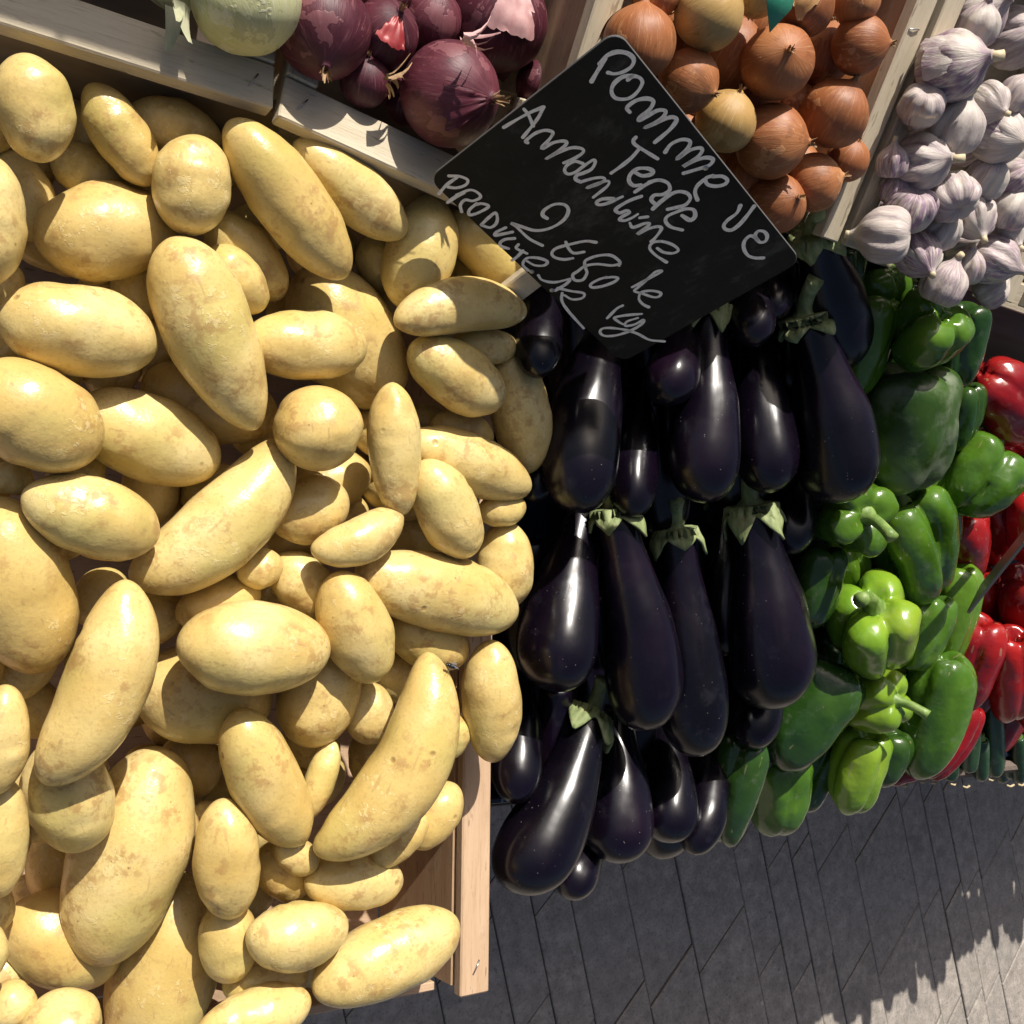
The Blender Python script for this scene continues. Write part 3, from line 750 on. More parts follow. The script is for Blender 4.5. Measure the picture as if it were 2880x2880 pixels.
chalk('lettering', [
    [(830, 300), (862, 245), (900, 185)], [(868, 212), (905, 172), (958, 152), (1012, 160), (1042, 190), (1030, 225), (990, 252), (945, 262), (912, 256)],
    [(1032, 272), (985, 278), (942, 312), (930, 350), (945, 380), (980, 390), (1025, 382), (1062, 350), (1085, 308), (1072, 282), (1038, 274), (1012, 292)],
    [(1022, 455), (1008, 432), (1050, 398), (1105, 386), (1140, 400), (1122, 440), (1076, 478), (1068, 496), (1110, 474), (1162, 446), (1200, 448), (1192, 475), (1148, 508), (1096, 533), (1150, 512), (1205, 486), (1242, 480), (1256, 498), (1220, 545), (1148, 606)],
    [(1200, 655), (1230, 615), (1285, 592), (1325, 602), (1310, 640), (1258, 690), (1320, 648), (1372, 634), (1386, 648), (1360, 682), (1290, 728), (1350, 698), (1405, 683), (1440, 692), (1420, 722), (1350, 745), (1292, 762)],
    [(1440, 775), (1405, 788), (1412, 818), (1455, 828), (1500, 818), (1512, 796), (1485, 778), (1440, 780)], [(1395, 795), (1362, 825), (1350, 858), (1362, 897)],
    [(1578, 925), (1560, 962), (1512, 1000), (1494, 1028), (1508, 1046), (1538, 1046), (1575, 1018), (1612, 975), (1647, 928)],
    [(1662, 1098), (1652, 1075), (1668, 1053), (1698, 1056), (1713, 1080), (1702, 1105), (1675, 1108), (1652, 1085), (1625, 1078), (1598, 1105), (1596, 1142), (1616, 1175), (1652, 1188), (1694, 1188)]])
chalk('lettering', [
    [(1052, 582), (1040, 598), (1048, 618), (1100, 652), (1162, 690)], [(1068, 642), (1030, 685), (985, 722), (928, 762)],
    [(1052, 760), (1085, 775), (1128, 768), (1138, 752), (1110, 738), (1060, 740), (1025, 768), (1018, 800), (1040, 824), (1078, 820)],
    [(1048, 856), (1098, 822), (1142, 800)], [(1118, 806), (1170, 796), (1214, 812), (1222, 846), (1188, 868), (1146, 872), (1130, 895), (1150, 918)],
    [(1138, 942), (1178, 905), (1225, 872)], [(1200, 884), (1258, 856), (1308, 862), (1326, 890), (1300, 922), (1250, 936), (1212, 944)],
    [(1285, 975), (1325, 998), (1350, 978), (1342, 946), (1300, 942), (1255, 958), (1212, 978), (1202, 1004), (1228, 1032), (1286, 1048)]])
chalk('lettering', [
    [(388, 532), (455, 492), (525, 455), (588, 430)], [(588, 430), (562, 482), (522, 535), (484, 582)], [(490, 440), (512, 468), (536, 524)],
    [(508, 608), (500, 598), (545, 562), (595, 546), (634, 556), (622, 585), (580, 636), (638, 608), (692, 600), (702, 616), (660, 652), (600, 690), (662, 658), (728, 634), (780, 638), (786, 658), (742, 688), (690, 710)],
    [(785, 712), (745, 702), (706, 722), (694, 750), (714, 766), (752, 754), (792, 724), (836, 696), (848, 706), (830, 740), (790, 760), (756, 772), (750, 792), (776, 806)],
    [(776, 806), (832, 790), (880, 784), (896, 794), (868, 815), (806, 836), (868, 812), (914, 802), (908, 828), (838, 884)],
    [(940, 890), (885, 892), (855, 908), (866, 921), (908, 914), (985, 880)], [(1080, 878), (1020, 900), (964, 932), (950, 950), (972, 962), (1005, 950), (1020, 960), (985, 980), (970, 996), (998, 1000), (1035, 985), (1062, 968)],
    [(1072, 986), (1112, 981)],
    [(1022, 1012), (1038, 1034), (1098, 1014), (1120, 1020), (1060, 1068), (1118, 1040), (1166, 1030), (1180, 1044), (1145, 1092), (1130, 1105)],
    [(1160, 1140), (1192, 1160), (1238, 1165), (1266, 1150), (1240, 1124), (1185, 1106), (1138, 1112), (1122, 1140), (1152, 1175), (1206, 1210)]], .0024)
chalk('lettering', [
    [(606, 990), (584, 974), (592, 948), (640, 920), (690, 920), (713, 945), (700, 985), (660, 1020), (602, 1045), (540, 1050), (480, 1032), (426, 1014), (450, 1030), (482, 1062), (522, 1096), (582, 1126)],
    [(852, 1110), (800, 1104), (722, 1120), (652, 1140), (630, 1165), (645, 1186), (690, 1196), (736, 1190)], [(700, 1108), (714, 1140), (740, 1164), (792, 1158)],
    [(968, 1226), (970, 1205), (930, 1176), (880, 1174), (830, 1186), (796, 1206), (800, 1240), (806, 1265), (785, 1298), (746, 1300), (735, 1274), (760, 1255), (800, 1228), (860, 1219), (930, 1226), (972, 1218)],
    [(905, 1284), (862, 1298), (826, 1320), (832, 1336), (880, 1331), (940, 1310), (962, 1290), (935, 1284), (900, 1288)],
    [(1034, 1336), (1100, 1302), (1165, 1268), (1182, 1254), (1150, 1260), (1105, 1300), (1062, 1338), (1046, 1356), (1085, 1368), (1140, 1386), (1170, 1382), (1176, 1364), (1130, 1354), (1080, 1362), (1068, 1394), (1086, 1420), (1116, 1436)],
    [(908, 1492), (955, 1445), (986, 1428)], [(1082, 1470), (1030, 1474), (980, 1480), (944, 1490), (966, 1510), (988, 1522)],
    [(1062, 1490), (1008, 1508), (1000, 1530), (1048, 1522), (1090, 1500), (1080, 1522), (1030, 1552), (960, 1576), (900, 1581), (874, 1566), (880, 1546), (920, 1540), (1000, 1550), (1062, 1570), (1122, 1600), (1196, 1608)]], .0024)
chalk('lettering', [
    [(62, 866), (98, 824), (152, 784)], [(112, 776), (165, 778), (206, 796), (195, 822), (150, 836), (108, 832)],
    [(105, 910), (145, 882), (188, 860)], [(150, 872), (218, 846), (260, 862), (270, 884), (232, 901), (194, 896), (170, 922), (176, 956)],
    [(252, 914), (216, 945), (214, 970), (246, 966), (300, 940), (310, 924), (276, 914), (250, 920)],
    [(275, 1022), (310, 988), (346, 962), (356, 992), (346, 1020), (318, 1036), (276, 1024)],
    [(398, 1036), (352, 1058), (344, 1074), (370, 1071), (432, 1058)], [(442, 1090), (395, 1095), (370, 1112), (376, 1130), (412, 1141)],
    [(462, 1120), (452, 1140), (505, 1166)], [(484, 1152), (455, 1182), (430, 1200)],
    [(505, 1205), (545, 1226), (592, 1226), (606, 1206), (560, 1189), (505, 1190), (484, 1222), (512, 1252)],
    [(562, 1276), (582, 1300), (642, 1311), (722, 1294)], [(648, 1352), (698, 1322), (720, 1302)], [(660, 1340), (722, 1354), (790, 1366), (782, 1390), (732, 1396), (694, 1376)], [(682, 1364), (680, 1402), (710, 1452), (790, 1542)]], .0023)
for zx, zy in ((1403, 735), (529, 1256), (630, 1350)):
    x, y = to_sign(zx, zy); bm = bmesh.new(); bmesh.ops.create_uvsphere(bm, u_segments=12, v_segments=8, radius=.0019)
    bmesh.ops.scale(bm, vec=(1, 1, .45), verts=bm.verts); me = bpy.data.meshes.new('screw'); bm.to_mesh(me); bm.free()
    o = obj('screw', me, 'steel', plate_o); o.location = (x, y, .0008)
xs_, ys_ = to_sign(580, 1300)                            # the peg the sign is screwed to, stuck into the heap
pg = box('peg', (xs_, ys_-.045, -.0075), (.019, .155, .009), 'wood', sign, Matrix.Rotation(R(4), 3, 'Z'))

# second slate, seen almost edge on among the red peppers
d1, d2 = Vector(rel(1836, 1143, 1.10)+CAMV), Vector(rel(1968, 978, 1.04)+CAMV)
ex = (d2-d1).normalized(); vw = (Vector((0, 0, H))-d1).normalized(); up = (vw+Vector((0, .12, .22))).normalized(); ey = (up-ex*up.dot(ex)).normalized(); ez = ex.cross(ey)
m2 = Matrix.Identity(4); c2 = d1+ex*.075-ey*.02
for i in range(3): m2[i][0], m2[i][1], m2[i][2], m2[i][3] = ex[i], ey[i], ez[i], c2[i]
s2 = empty('price_sign', m2, 'second slate price sign, seen almost edge-on among red peppers', 'sign')
p2 = plate_mesh(.15, .10, .003, .006); obj('plate', p2, 'slatedge', s2)
box('peg', (.02, -.10, -.006), (.014, .10, .008), 'wood', s2)
# ================================================================== POTATOES
ZP, KP = .97, .25
POT = [  # p1, p2, width, bend, taper, layer, label
 ((45, 100), (82, 307), 146, 0, -.05, 0, 'egg-shaped potato in the top left corner, its upper half in shade'),
 ((-20, 292), (-32, 542), 146, 0, 0, 0, 'potato cut by the left edge, beside the wide oval one'),
 ((64, 452), (331, 422), 184, 0, 0, 0.3, 'wide oval potato lying crosswise near the left edge, below the egg-shaped one'),
 ((377, 256), (350, 444), 149, 0, -.05, 0.2, 'smooth egg-like potato standing left of the longest diagonal potato'),
 ((430, 228), (652, 524), 142, -.01, -.05, 0, 'longest straight potato lying diagonally below the wooden crate corner'),
 ((325, 446), (484, 810), 172, .02, -.42, 0, 'big pear-shaped potato tapering down to the right near the middle of the heap'),
 ((812, 368), (752, 580), 138, -.05, .08, 0.2, 'smooth bent potato against the left corner of the slate sign'),
 ((746, 612), (992, 592), 108, -0.09, -.05, 0, 'arched potato just under the slate sign, lower half in shadow'),
 ((741, 721), (756, 974), 104, .02, -.05, 0, 'slim upright potato right of the round one, shaded at its top'),
 ((600, 727), (598, 889), 172, 0, 0, 0.1, 'round ball-like potato in the middle of the heap'),
 ((-70, 712), (189, 850), 196, .01, 0, 0, 'large glossy oval potato cut by the left edge at mid height'),
 ((41, 930), (298, 1016), 150, 0, .1, 0.1, 'oval potato with dimpled right end, left of the big bent one'),
 ((243, 1092), (532, 828), 158, 0.13, -.08, 0.3, 'big smooth bent potato in the centre of the heap, like a thick boomerang'),
 ((586, 1034), (752, 958), 92, 0.14, .05, 0.2, 'small kidney-shaped potato right of the big bent one'),
 ((795, 870), (888, 1048), 122, 0, .05, 0.3, 'upright oval potato right of the slim one, fully sunlit'),
 ((235, 1093), (78, 1474), 165, -0.11, 0, 0, 'long banana-shaped potato at the left, curving down'),
 ((672, 1078), (972, 1160), 150, -.01, .05, 0.4, 'long brown-scuffed potato reaching the right edge of the heap'),
 ((634, 1080), (708, 1284), 138, 0, .05, 0.15, 'oval potato with a peeled flake, left of the scuffed long one'),
 ((334, 1212), (620, 1226), 182, .01, 0, 0, 'wide oval sunlit potato lying crosswise in the lower middle'),
 ((805, 1230), (592, 1606), 150, -0.19, .05, 0, 'very large bent potato with a fly on its upper end'),
 ((12, 1292), (-12, 1500), 106, 0, 0, 0, 'small potato at the left edge beside the banana-shaped one'),
 ((312, 1412), (188, 1820), 226, .02, 0, 0.6, 'largest oval potato, lower left, its top half shaded'),
 ((470, 1752), (652, 1728), 128, 0.13, 0, 0, 'kidney-shaped potato near the bottom with a shaded dent'),
 ((590, 1872), (864, 1738), 150, 0, 0, 0.2, 'long glossy potato at the bottom against the crate end'),
 ((-30, 1740), (-24, 1846), 80, 0, 0, 0, 'sliver of a potato at the left edge near the bottom'),
 ((100, 1880), (132, 1992), 150, 0, 0, .2, 'potato cut by the bottom edge near the left corner'),
 ((368, 1962), (586, 1884), 112, 0, 0, 0, 'potato cut by the bottom edge below the kidney-shaped one'),
 ((630, 1203), (574, 1408), 158, 0, .12, 0.6, 'plump potato tucked under the wide oval one, lower middle'),
 ((450, 1340), (572, 1590), 140, 0.04, 0, 0.7, 'dim oval potato with a bright lit tip, below the wide oval one'),
 ((555, 266), (764, 444), 112, 0, .05, 1, 'glossy diagonal potato below the second crate, right of the longest one'),
 ((395, 402), (532, 562), 116, 0, .05, 1.2, 'potato with a brown tip, half under the longest diagonal one'),
 ((395, 468), (495, 586), 104, 0, 0, 1, 'smooth potato behind the shoulder of the pear-shaped one'),
 ((-8, 592), (298, 650), 178, .01, 0, 1, 'wide freckled potato at the left edge with a shaded right end'),
 ((458, 646), (690, 656), 138, 0, 0, 1, 'smooth crosswise potato right of the pear-shaped one'),
 ((775, 652), (944, 762), 128, 0, .05, 1, 'grey-shaded potato directly below the arched one'),
 ((760, 832), (998, 925), 118, -.02, -.05, 1, 'long potato fully in the sign\'s shadow at the right edge of the heap'),
 ((136, 768), (412, 880), 168, 0, .05, 1, 'long matte potato with a greenish tip, left of centre'),
 ((510, 988), (654, 934), 128, 0, 0, 1, 'potato half hidden behind the big bent one, shaded on top'),
 ((-10, 938), (88, 1266), 205, .02, 0, 1, 'big potato at the left edge with brown spots and a sharp shadow line'),
 ((520, 1052), (622, 1156), 112, 0, 0, 1.2, 'small potato below the kidney-shaped one, partly hidden'),
 ((332, 1166), (490, 1112), 100, 0, 0, 1.2, 'potato peeping out above the wide oval one in the lower middle'),
 ((254, 1288), (510, 1322), 190, .02, 0, 1, 'broad shaded potato under the wide oval one'),
 ((926, 1208), (930, 1437), 116, 0, 0, 1, 'upright blunt potato hanging over the end of the crate'),
 ((92, 1402), (166, 1597), 166, 0, .05, 0.4, 'tapered potato below the banana-shaped one, half in shade'),
 ((12, 1470), (0, 1692), 92, 0, 0, 1, 'dark potato at the left edge below the small one'),
 ((420, 1508), (436, 1731), 126, 0, 0, 1, 'upright potato with a golden lit lower end, right of the largest one'),
 ((804, 1540), (702, 1632), 72, 0, 0, 1, 'slim potato under the very large bent one'),
 ((575, 1664), (758, 1662), 108, 0, 0, 1, 'shaded crosswise potato above the long glossy one at the bottom'),
 ((18, 1722), (216, 1826), 172, 0, 0, 1, 'big potato in the lower left corner with a sharp vertical shadow line'),
 ((345, 1645), (272, 1995), 205, 0, .25, 1, 'large pear-like potato cut by the bottom edge'),
 ((862, 1480), (774, 1598), 96, 0, 0, 1.5, 'small potato against the inside of the crate end'),
 ((545, 1372), (632, 1432), 96, 0, 0, 1.5, 'small shaded potato left of the very large bent one'),
 ((520, 1592), (596, 1636), 70, 0, 0, 1.5, 'tiny potato end between the dim oval and the very large bent one'),
 ((166, 158), (288, 350), 106, 0, 0, 2, 'long shaded potato at the top, right of the egg-shaped one'),
 ((98, 286), (245, 372), 106, 0, 0, 2, 'potato below the egg-shaped one in the top left, half shaded'),
 ((8, 284), (78, 456), 116, 0, 0, 2, 'potato between the left edge and the wide oval one'),
 ((572, 505), (738, 762), 192, 0, 0, 2, 'big greenish potato behind the smooth crosswise and the arched ones'),
 ((855, 402), (988, 550), 106, 0, 0, 1.4, 'long potato with an orange brown tip under the slate sign\'s lower edge'),
 ((850, 652), (974, 656), 72, 0, 0, 2, 'small bright potato end just below the arched one'),
 ((945, 648), (995, 893), 116, -.04, 0, 2, 'tall sunlit potato on the right edge, next to the eggplants'),
 ((815, 795), (928, 828), 76, 0, 0, 2, 'small potato above the long shadowed one on the right'),
 ((268, 716), (522, 790), 150, .02, 0, 2, 'potato lying behind the thin end of the pear-shaped one'),
 ((955, 984), (950, 1152), 112, 0, 0, 2, 'grey-shaded upright potato on the right edge beside the eggplants'),
 ((448, 1088), (532, 1058), 76, 0, 0, 2, 'small potato in the gap under the big bent one'),
 ((738, 1180), (878, 1236), 112, 0, 0, 2, 'shaded potato under the scuffed long one'),
 ((852, 1344), (848, 1430), 76, 0, 0, 2, 'little potato between the very large bent one and the crate end'),
 ((690, 1288), (700, 1402), 100, 0, 0, 2, 'brownish potato in the hollow left of the very large bent one'),
 ((90, 1568), (142, 1722), 122, 0, 0, 2, 'dark potato in the gap left of the largest one'),
 ((322, 1398), (394, 1492), 112, 0, 0, 2, 'dark potato in the gap right of the largest one'),
 ((630, 1398), (578, 1545), 62, 0, 0, 2, 'narrow potato with a bright stripe in the lower middle gap'),
 ((500, 1598), (572, 1684), 106, 0, 0, 2, 'dark potato between the upright golden and the crosswise shaded one'),
 ((425, 1700), (436, 1850), 112, 0, 0, 2, 'potato with a bright stripe left of the kidney-shaped one at the bottom'),
 ((420, 1862), (580, 1842), 92, 0, 0, 2, 'dark crosswise potato under the kidney-shaped one at the bottom'),
 ((0, 1862), (42, 1925), 92, 0, 0, 2, 'shaded potato in the very bottom left corner'),
 ((690, 448), (742, 545), 92, 0, 0, 2, 'pale potato behind the smooth bent one near the sign'),
 ((905, 966), (989, 955), 70, 0, 0, 2, 'small potato end under the long shadowed one on the right'),
 ((236, 216), (416, 268), 110, 0, 0, 3, 'dark potato against the cardboard at the top'),
 ((-20, 890), (62, 912), 66, 0, 0, 2.5, 'brown shadowed potato at the left edge below the glossy oval one'),
]
POT.sort(key=lambda t: t[5])
items = []
for i, (a, b, w_, bd, tp, ly, lab) in enumerate(POT):
    it = settle(item2(a, b, w_*.96, bd, ZP+.018-.012*ly, KP), .011, 1.04+.055*ly); items.append(it)
    o = obj('potato', potato_mesh(it.L, it.R, it.bend, tp, i+1), 'potato', None, it.mw)
    tag(o, lab, 'potato', 'potatoes heaped in the crate')
    if 'fly' in lab: flyhost = it
# potatoes further down, showing only through the gaps
rnd = random.Random(11); nf = 0
for gy in range(120, 1960, 112):
    for gx in range(-40, 960, 112):
        cx, cy = gx+rnd.uniform(-40, 40), gy+rnd.uniform(-40, 40)
        if cx > 930-max(0, cy-1430)*.35 or cy < 150+cx*.36 or (cx > 700 and cy > 1650): continue
        a = rnd.random()*3.14; l_ = rnd.uniform(60, 85)
        it = item2((cx-l_*math.cos(a), cy-l_*math.sin(a)), (cx+l_*math.cos(a), cy+l_*math.sin(a)), rnd.uniform(90, 112), 0, ZP-.045, KP)
        if hidden(it): continue
        keep = PLACED.copy(); settle(it, .012, 1.22)
        if (it.A+it.B)[2]/2+H < .755+it.R*.8 or deepest(it, keep) > .02 or min(it.A[1], it.B[1])-it.R*.5 < -.285 or (max(it.A[0], it.B[0])+it.R*.5 > .475 and (it.A+it.B)[2]/2+H < .94): PLACED = keep; continue
        o = obj('potato', potato_mesh(it.L, it.R, 0, 0, 200+nf, 20, 18), 'potato', None, it.mw); nf += 1
        tag(o, 'potato deep in the heap, glimpsed only through gaps between the upper ones', 'potato', 'potatoes deep in the heap')
print('potatoes', len(POT), 'deep', nf)
# the fly
pf = Vector(np.array(flyhost.A*.72+flyhost.B*.28)+CAMV)
fr = Vector(ray(822, 1282)).normalized()
def fly_at():
    best = None
    for sp in spheres(flyhost):
        c_ = Vector(sp[:3]); b_ = c_.dot(fr); dd = (c_-fr*b_).length
        if best is None or dd-sp[3] < best[0]: best = (dd-sp[3], c_, sp[3], b_)
    _, c_, r_, b_ = best; p = fr*(b_-.004); n = (p-c_).normalized(); return Vector((0, 0, H))+c_+n*(r_*1.03), n
fpnt, fn = fly_at()
fx = fn.cross(Vector((.3, 1, .1))).normalized(); fy = fn.cross(fx)
fm = Matrix.Identity(4)
for i in range(3): fm[i][0], fm[i][1], fm[i][2], fm[i][3] = fx[i], fy[i], fn[i], fpnt[i]
fl = empty('fly', fm, 'small black fly sitting on the very large bent potato', 'fly')
def ell(name, c_, s_, mat, par):
    bm = bmesh.new(); bmesh.ops.create_icosphere(bm, subdivisions=2, radius=1); bmesh.ops.scale(bm, vec=s_, verts=bm.verts); bmesh.ops.translate(bm, vec=c_, verts=bm.verts)
    me = bpy.data.meshes.new(name); bm.to_mesh(me); bm.free(); me.polygons.foreach_set('use_smooth', [True]*len(me.polygons)); return obj(name, me, mat, par)
ell('abdomen', (-.0028, 0, .0022), (.0030, .0018, .0016), 'fly', fl); ell('thorax', (.0008, 0, .0025), (.0019, .0017, .0016), 'fly', fl); ell('head', (.0032, 0, .0024), (.0010, .0014, .0011), 'fly', fl)
for s_ in (-1, 1):
    obj('wing', mesh('wing', [(.0005, s_*.0006, .0042), (-.003, s_*.0032, .0044), (-.0066, s_*.0030, .0040), (-.0062, s_*.0012, .0040), (-.003, s_*.0006, .0043)], [(0, 1, 2, 3, 4)]), 'wing', fl)
    for k in (-1, 0, 1): obj('leg', tube('leg', [(k*.001, s_*.001, .0016), (k*.002, s_*.003, .0026), (k*.003, s_*.0046, -.0002)], .00018, 5), 'fly', fl)

# ================================================================== EGGPLANTS
ZE, KE = .925, .40
EGG = [  # stem end, tip, width, bend, layer, calyx shown, label
 ((1520, 606), (1590, 946), 158, -.02, 0, 1, 'glossy pale-stemmed eggplant in the top right of the eggplant heap, touching the green peppers'),
 ((1400, 500), (1424, 640), 86, 0, 0, 0, 'eggplant tip poking out below the slate sign\'s right part'),
 ((1342, 592), (1328, 950), 140, .02, .2, 1, 'large glossy eggplant hanging below the middle of the sign\'s lower right edge'),
 ((1150, 590), (1084, 966), 150, .02, .3, 0, 'large dull eggplant right below the sign\'s bottom corner'),
 ((1158, 968), (1222, 1377), 150, -.03, 0, 1, 'glossy eggplant with a long white highlight and orange specks, in the middle of the heap'),
 ((1275, 1008), (1316, 1426), 138, -.01, .3, 1, 'long eggplant right of the one with the long white highlight'),
 ((1418, 962), (1460, 1336), 168, -.03, 0, 1, 'biggest eggplant with a pale star-shaped cap, next to the green peppers'),
 ((1112, 1352), (962, 1682), 152, -.05, 0, 1, 'front eggplant with a bright green cap, leaning down beside the crate end'),
 ((1534, 444), (1588, 690), 134, -.02, .3, 1, 'uppermost eggplant with its stem against the brown onions'),
 ((1425, 596), (1452, 930), 122, 0, 1, 0, 'purple-tinted eggplant left of the glossy pale-stemmed one'),
 ((1295, 560), (1254, 752), 102, 0, 1, 0, 'short eggplant tip below the sign\'s lower edge with scratched end'),
 ((1102, 950), (1042, 1304), 158, .02, .6, 0, 'wide dusty eggplant next to the potatoes, half in the sign\'s shadow'),
 ((1372, 930), (1366, 1240), 104, 0, .8, 1, 'eggplant mostly hidden behind the biggest one, only its drooping cap showing'),
 ((1162, 1340), (1166, 1630), 134, 0, 1, 0, 'eggplant right of the front green-capped one, tip over the table edge'),
 ((1348, 1370), (1308, 1612), 88, -.03, 1, 0, 'slim eggplant at the front next to the green peppers'),
 ((1448, 1200), (1416, 1408), 100, 0, 1.2, 0, 'eggplant tip peeping out under the biggest one'),
 ((1032, 500), (1014, 706), 92, 0, 1, 0, 'dark eggplant between the sign and the tall sunlit potato'),
 ((985, 1270), (972, 1516), 100, .02, 1, 0, 'dark eggplant between the blunt potato and the front green-capped one'),
 ((1262, 1350), (1262, 1590), 108, .02, 1.4, 0, 'shaded eggplant at the front between two others, second from the peppers'),
 ((1140, 1500), (1074, 1690), 88, .02, 1.6, 0, 'lowest dark eggplant sticking out behind the front green-capped one'),
 ((1028, 690), (1008, 945), 76, 0, 2, 0, 'narrow dark eggplant sliver beside the potato heap'),
 ((1218, 700), (1190, 975), 96, 0, 2, 0, 'reddish dark eggplant in the gap right of the dull one'),
 ((1512, 830), (1486, 1040), 92, 0, 2, 0, 'dark eggplant behind the biggest one\'s cap, beside the peppers'),
 ((1472, 440), (1458, 594), 84, 0, 2, 0, 'dark eggplant just below the sign\'s right corner'),
]
def tint_pick(n): return n
EGG.sort(key=lambda t: t[4])
PLACED_P = PLACED.copy()
for i, (a, b, w_, bd, ly, cal, lab) in enumerate(EGG):
    up_, t1, t2 = 0, -.042, .044
    if 'uppermost' in lab: up_, t1, t2 = .030, .004, -.018
    elif 'pale-stemmed eggplant in' in lab: up_, t1, t2 = .022, -.004, .034
    elif cal: up_, t1, t2 = .008, -.014, .044
    it = settle(item2(a, b, w_*.985, bd, ZE+up_-.01*ly, KE, t1, t2, prof='egg'), .012, 1.05+.05*ly); eggplant(it, lab, 31+i, bool(cal))
rnd = random.Random(5); ne = 0
for cx, cy in ((1070, 700), (1130, 560), (1210, 640), (1250, 880), (1380, 850), (1440, 760), (1130, 1010), (1230, 1010), (1330, 1120), (1100, 1290), (1210, 1330), (1420, 1340), (1300, 1330), (1480, 1000), (1010, 1150), (1030, 1420), (1540, 700), (1480, 620), (1390, 1020), (1225, 1480)):
    it = item2((cx+rnd.uniform(-20, 20), cy-130), (cx+rnd.uniform(-30, 30), cy+130), 118, 0, ZE-.03, KE, prof='egg'); settle(it, .012, 1.2)
    o = eggplant(it, 'eggplant deep in the heap, only glimpsed as dark skin between the others', 60+ne, False); o['group'] = 'eggplants deep in the heap'; ne += 1

# ================================================================== PEPPERS
ZG, KG = .935, .40
GRN = [  # ('a', p1, p2, w, bend) or ('c', centre, w, axis stem->tip, ratio), layer, material, lobes, depth, stem, label
 (('a', (1722, 692), (1690, 928), 172, 0), 0, 'dusty', 3, .16, 0, 'biggest green pepper, dull with dusty bloom, right of the top eggplants'),
 (('a', (1655, 556), (1606, 748), 98, .03), .4, 'green', 3, .22, 0, 'glossy bright green pepper squeezed against the uppermost eggplant'),
 (('c', (1745, 632), 140, (-.25, -.45, -.75), .85), .2, 'green', 3, .42, 0, 'folded green pepper with deep grooves below the garlic'),
 (('a', (1822, 574), (1800, 732), 84, 0), .8, 'dark', 3, .25, 0, 'dark green pepper at the upper right beside the red ones'),
 (('a', (1652, 498), (1650, 606), 108, 0), .8, 'green', 4, .3, 0, 'scratched green pepper just below the lowest garlic at left'),
 (('a', (1724, 522), (1722, 640), 72, 0), 1.2, 'dark', 3, .2, 1, 'green pepper wedged under the garlic behind the folded one'),
 (('a', (1596, 466), (1590, 560), 62, 0), 1.4, 'dark', 3, .2, 0, 'sliver of green pepper between the uppermost eggplant and garlic'),
 (('a', (1822, 724), (1800, 850), 72, 0), 1.4, 'dark', 3, .3, 0, 'green pepper behind the long curved stem near the red peppers'),
 (('a', (1828, 806), (1712, 928), 104, 0), .6, 'green', 3, .25, 2, 'slanted green pepper with a long curved stem, right of the dusty one'),
 (('a', (1884, 846), (1800, 962), 132, 0), .3, 'green', 4, .3, 1, 'green pepper with its stem pointing right at the red peppers'),
 (('c', (1602, 968), 150, (-.30, .10, -.8), .75), .1, 'green', 4, .42, 1, 'green pepper showing its lobed top and stem, left of the biggest eggplant\'s tip'),
 (('a', (1700, 930), (1740, 1122), 148, 0), .2, 'green', 4, .34, 1, 'tall deeply lobed green pepper in the middle of the heap'),
 (('a', (1556, 1030), (1518, 1184), 82, 0), 1, 'dark', 3, .15, 0, 'dark smooth pepper beside the biggest eggplant'),
 (('a', (1590, 1022), (1612, 1124), 72, 0), 1.2, 'green', 3, .2, 0, 'small green pepper just above the yellowish one'),
 (('c', (1645, 1190), 168, (.18, -.55, -.62), .98), 0, 'lime', 4, .36, 3, 'yellowish lime pepper with a thick stem, lit by the sun'),
 (('a', (1766, 1122), (1718, 1264), 80, 0), .8, 'green', 3, .2, 0, 'green pepper right behind the yellowish lime one'),
 (('a', (1806, 1064), (1756, 1272), 92, -.03), .9, 'green', 3, .2, 0, 'long bright green pepper on the right side of the heap'),
 (('a', (1578, 1250), (1462, 1446), 142, .03), .1, 'dark', 3, .12, 0, 'long dark green pepper at the front left of the heap'),
 (('c', (1640, 1318), 122, (-.55, -.05, -.6), .95), .2, 'lime', 4, .38, 1, 'light green pepper with its stem pointing right, below the yellowish one'),
 (('a', (1738, 1272), (1690, 1384), 96, 0), .7, 'green', 4, .25, 0, 'green pepper behind the light green stemmed one'),
 (('a', (1788, 1234), (1722, 1464), 106, -.04), .3, 'green', 3, .12, 0, 'long smooth green pepper hanging at the front next to the red ones'),
 (('a', (1412, 1390), (1368, 1592), 84, .02), .9, 'dark', 3, .2, 0, 'dark green pepper hanging at the front beside the slim eggplant'),
 (('a', (1482, 1425), (1456, 1572), 94, 0), .8, 'green', 3, .15, 0, 'green pepper hanging at the front with a lit round end'),
 (('a', (1566, 1398), (1514, 1528), 70, .02), 1.2, 'dark', 3, .3, 0, 'narrow ridged green pepper at the front of the heap'),
 (('a', (1640, 1385), (1598, 1532), 90, .02), .9, 'lime', 3, .25, 0, 'front green pepper with a yellow-green tip'),
 (('a', (1692, 1380), (1660, 1480), 70, 0), 1.3, 'dark', 3, .2, 0, 'dark pepper under the long smooth hanging one'),
 (('a', (1612, 860), (1640, 930), 60, 0), 2, 'dark', 3, .2, 0, 'bit of green pepper left of the dusty one\'s lower end'),
 (('a', (1755, 930), (1770, 1060), 80, 0), 1.5, 'green', 3, .2, 0, 'green pepper behind the tall deeply lobed one'),
]
SB = {0: (.3, .2, .6), 1: (.30, .25, .62), 2: (-.8, .2, 1.0), 3: (.5, .5, .95)}
GRN.sort(key=lambda t: t[1])
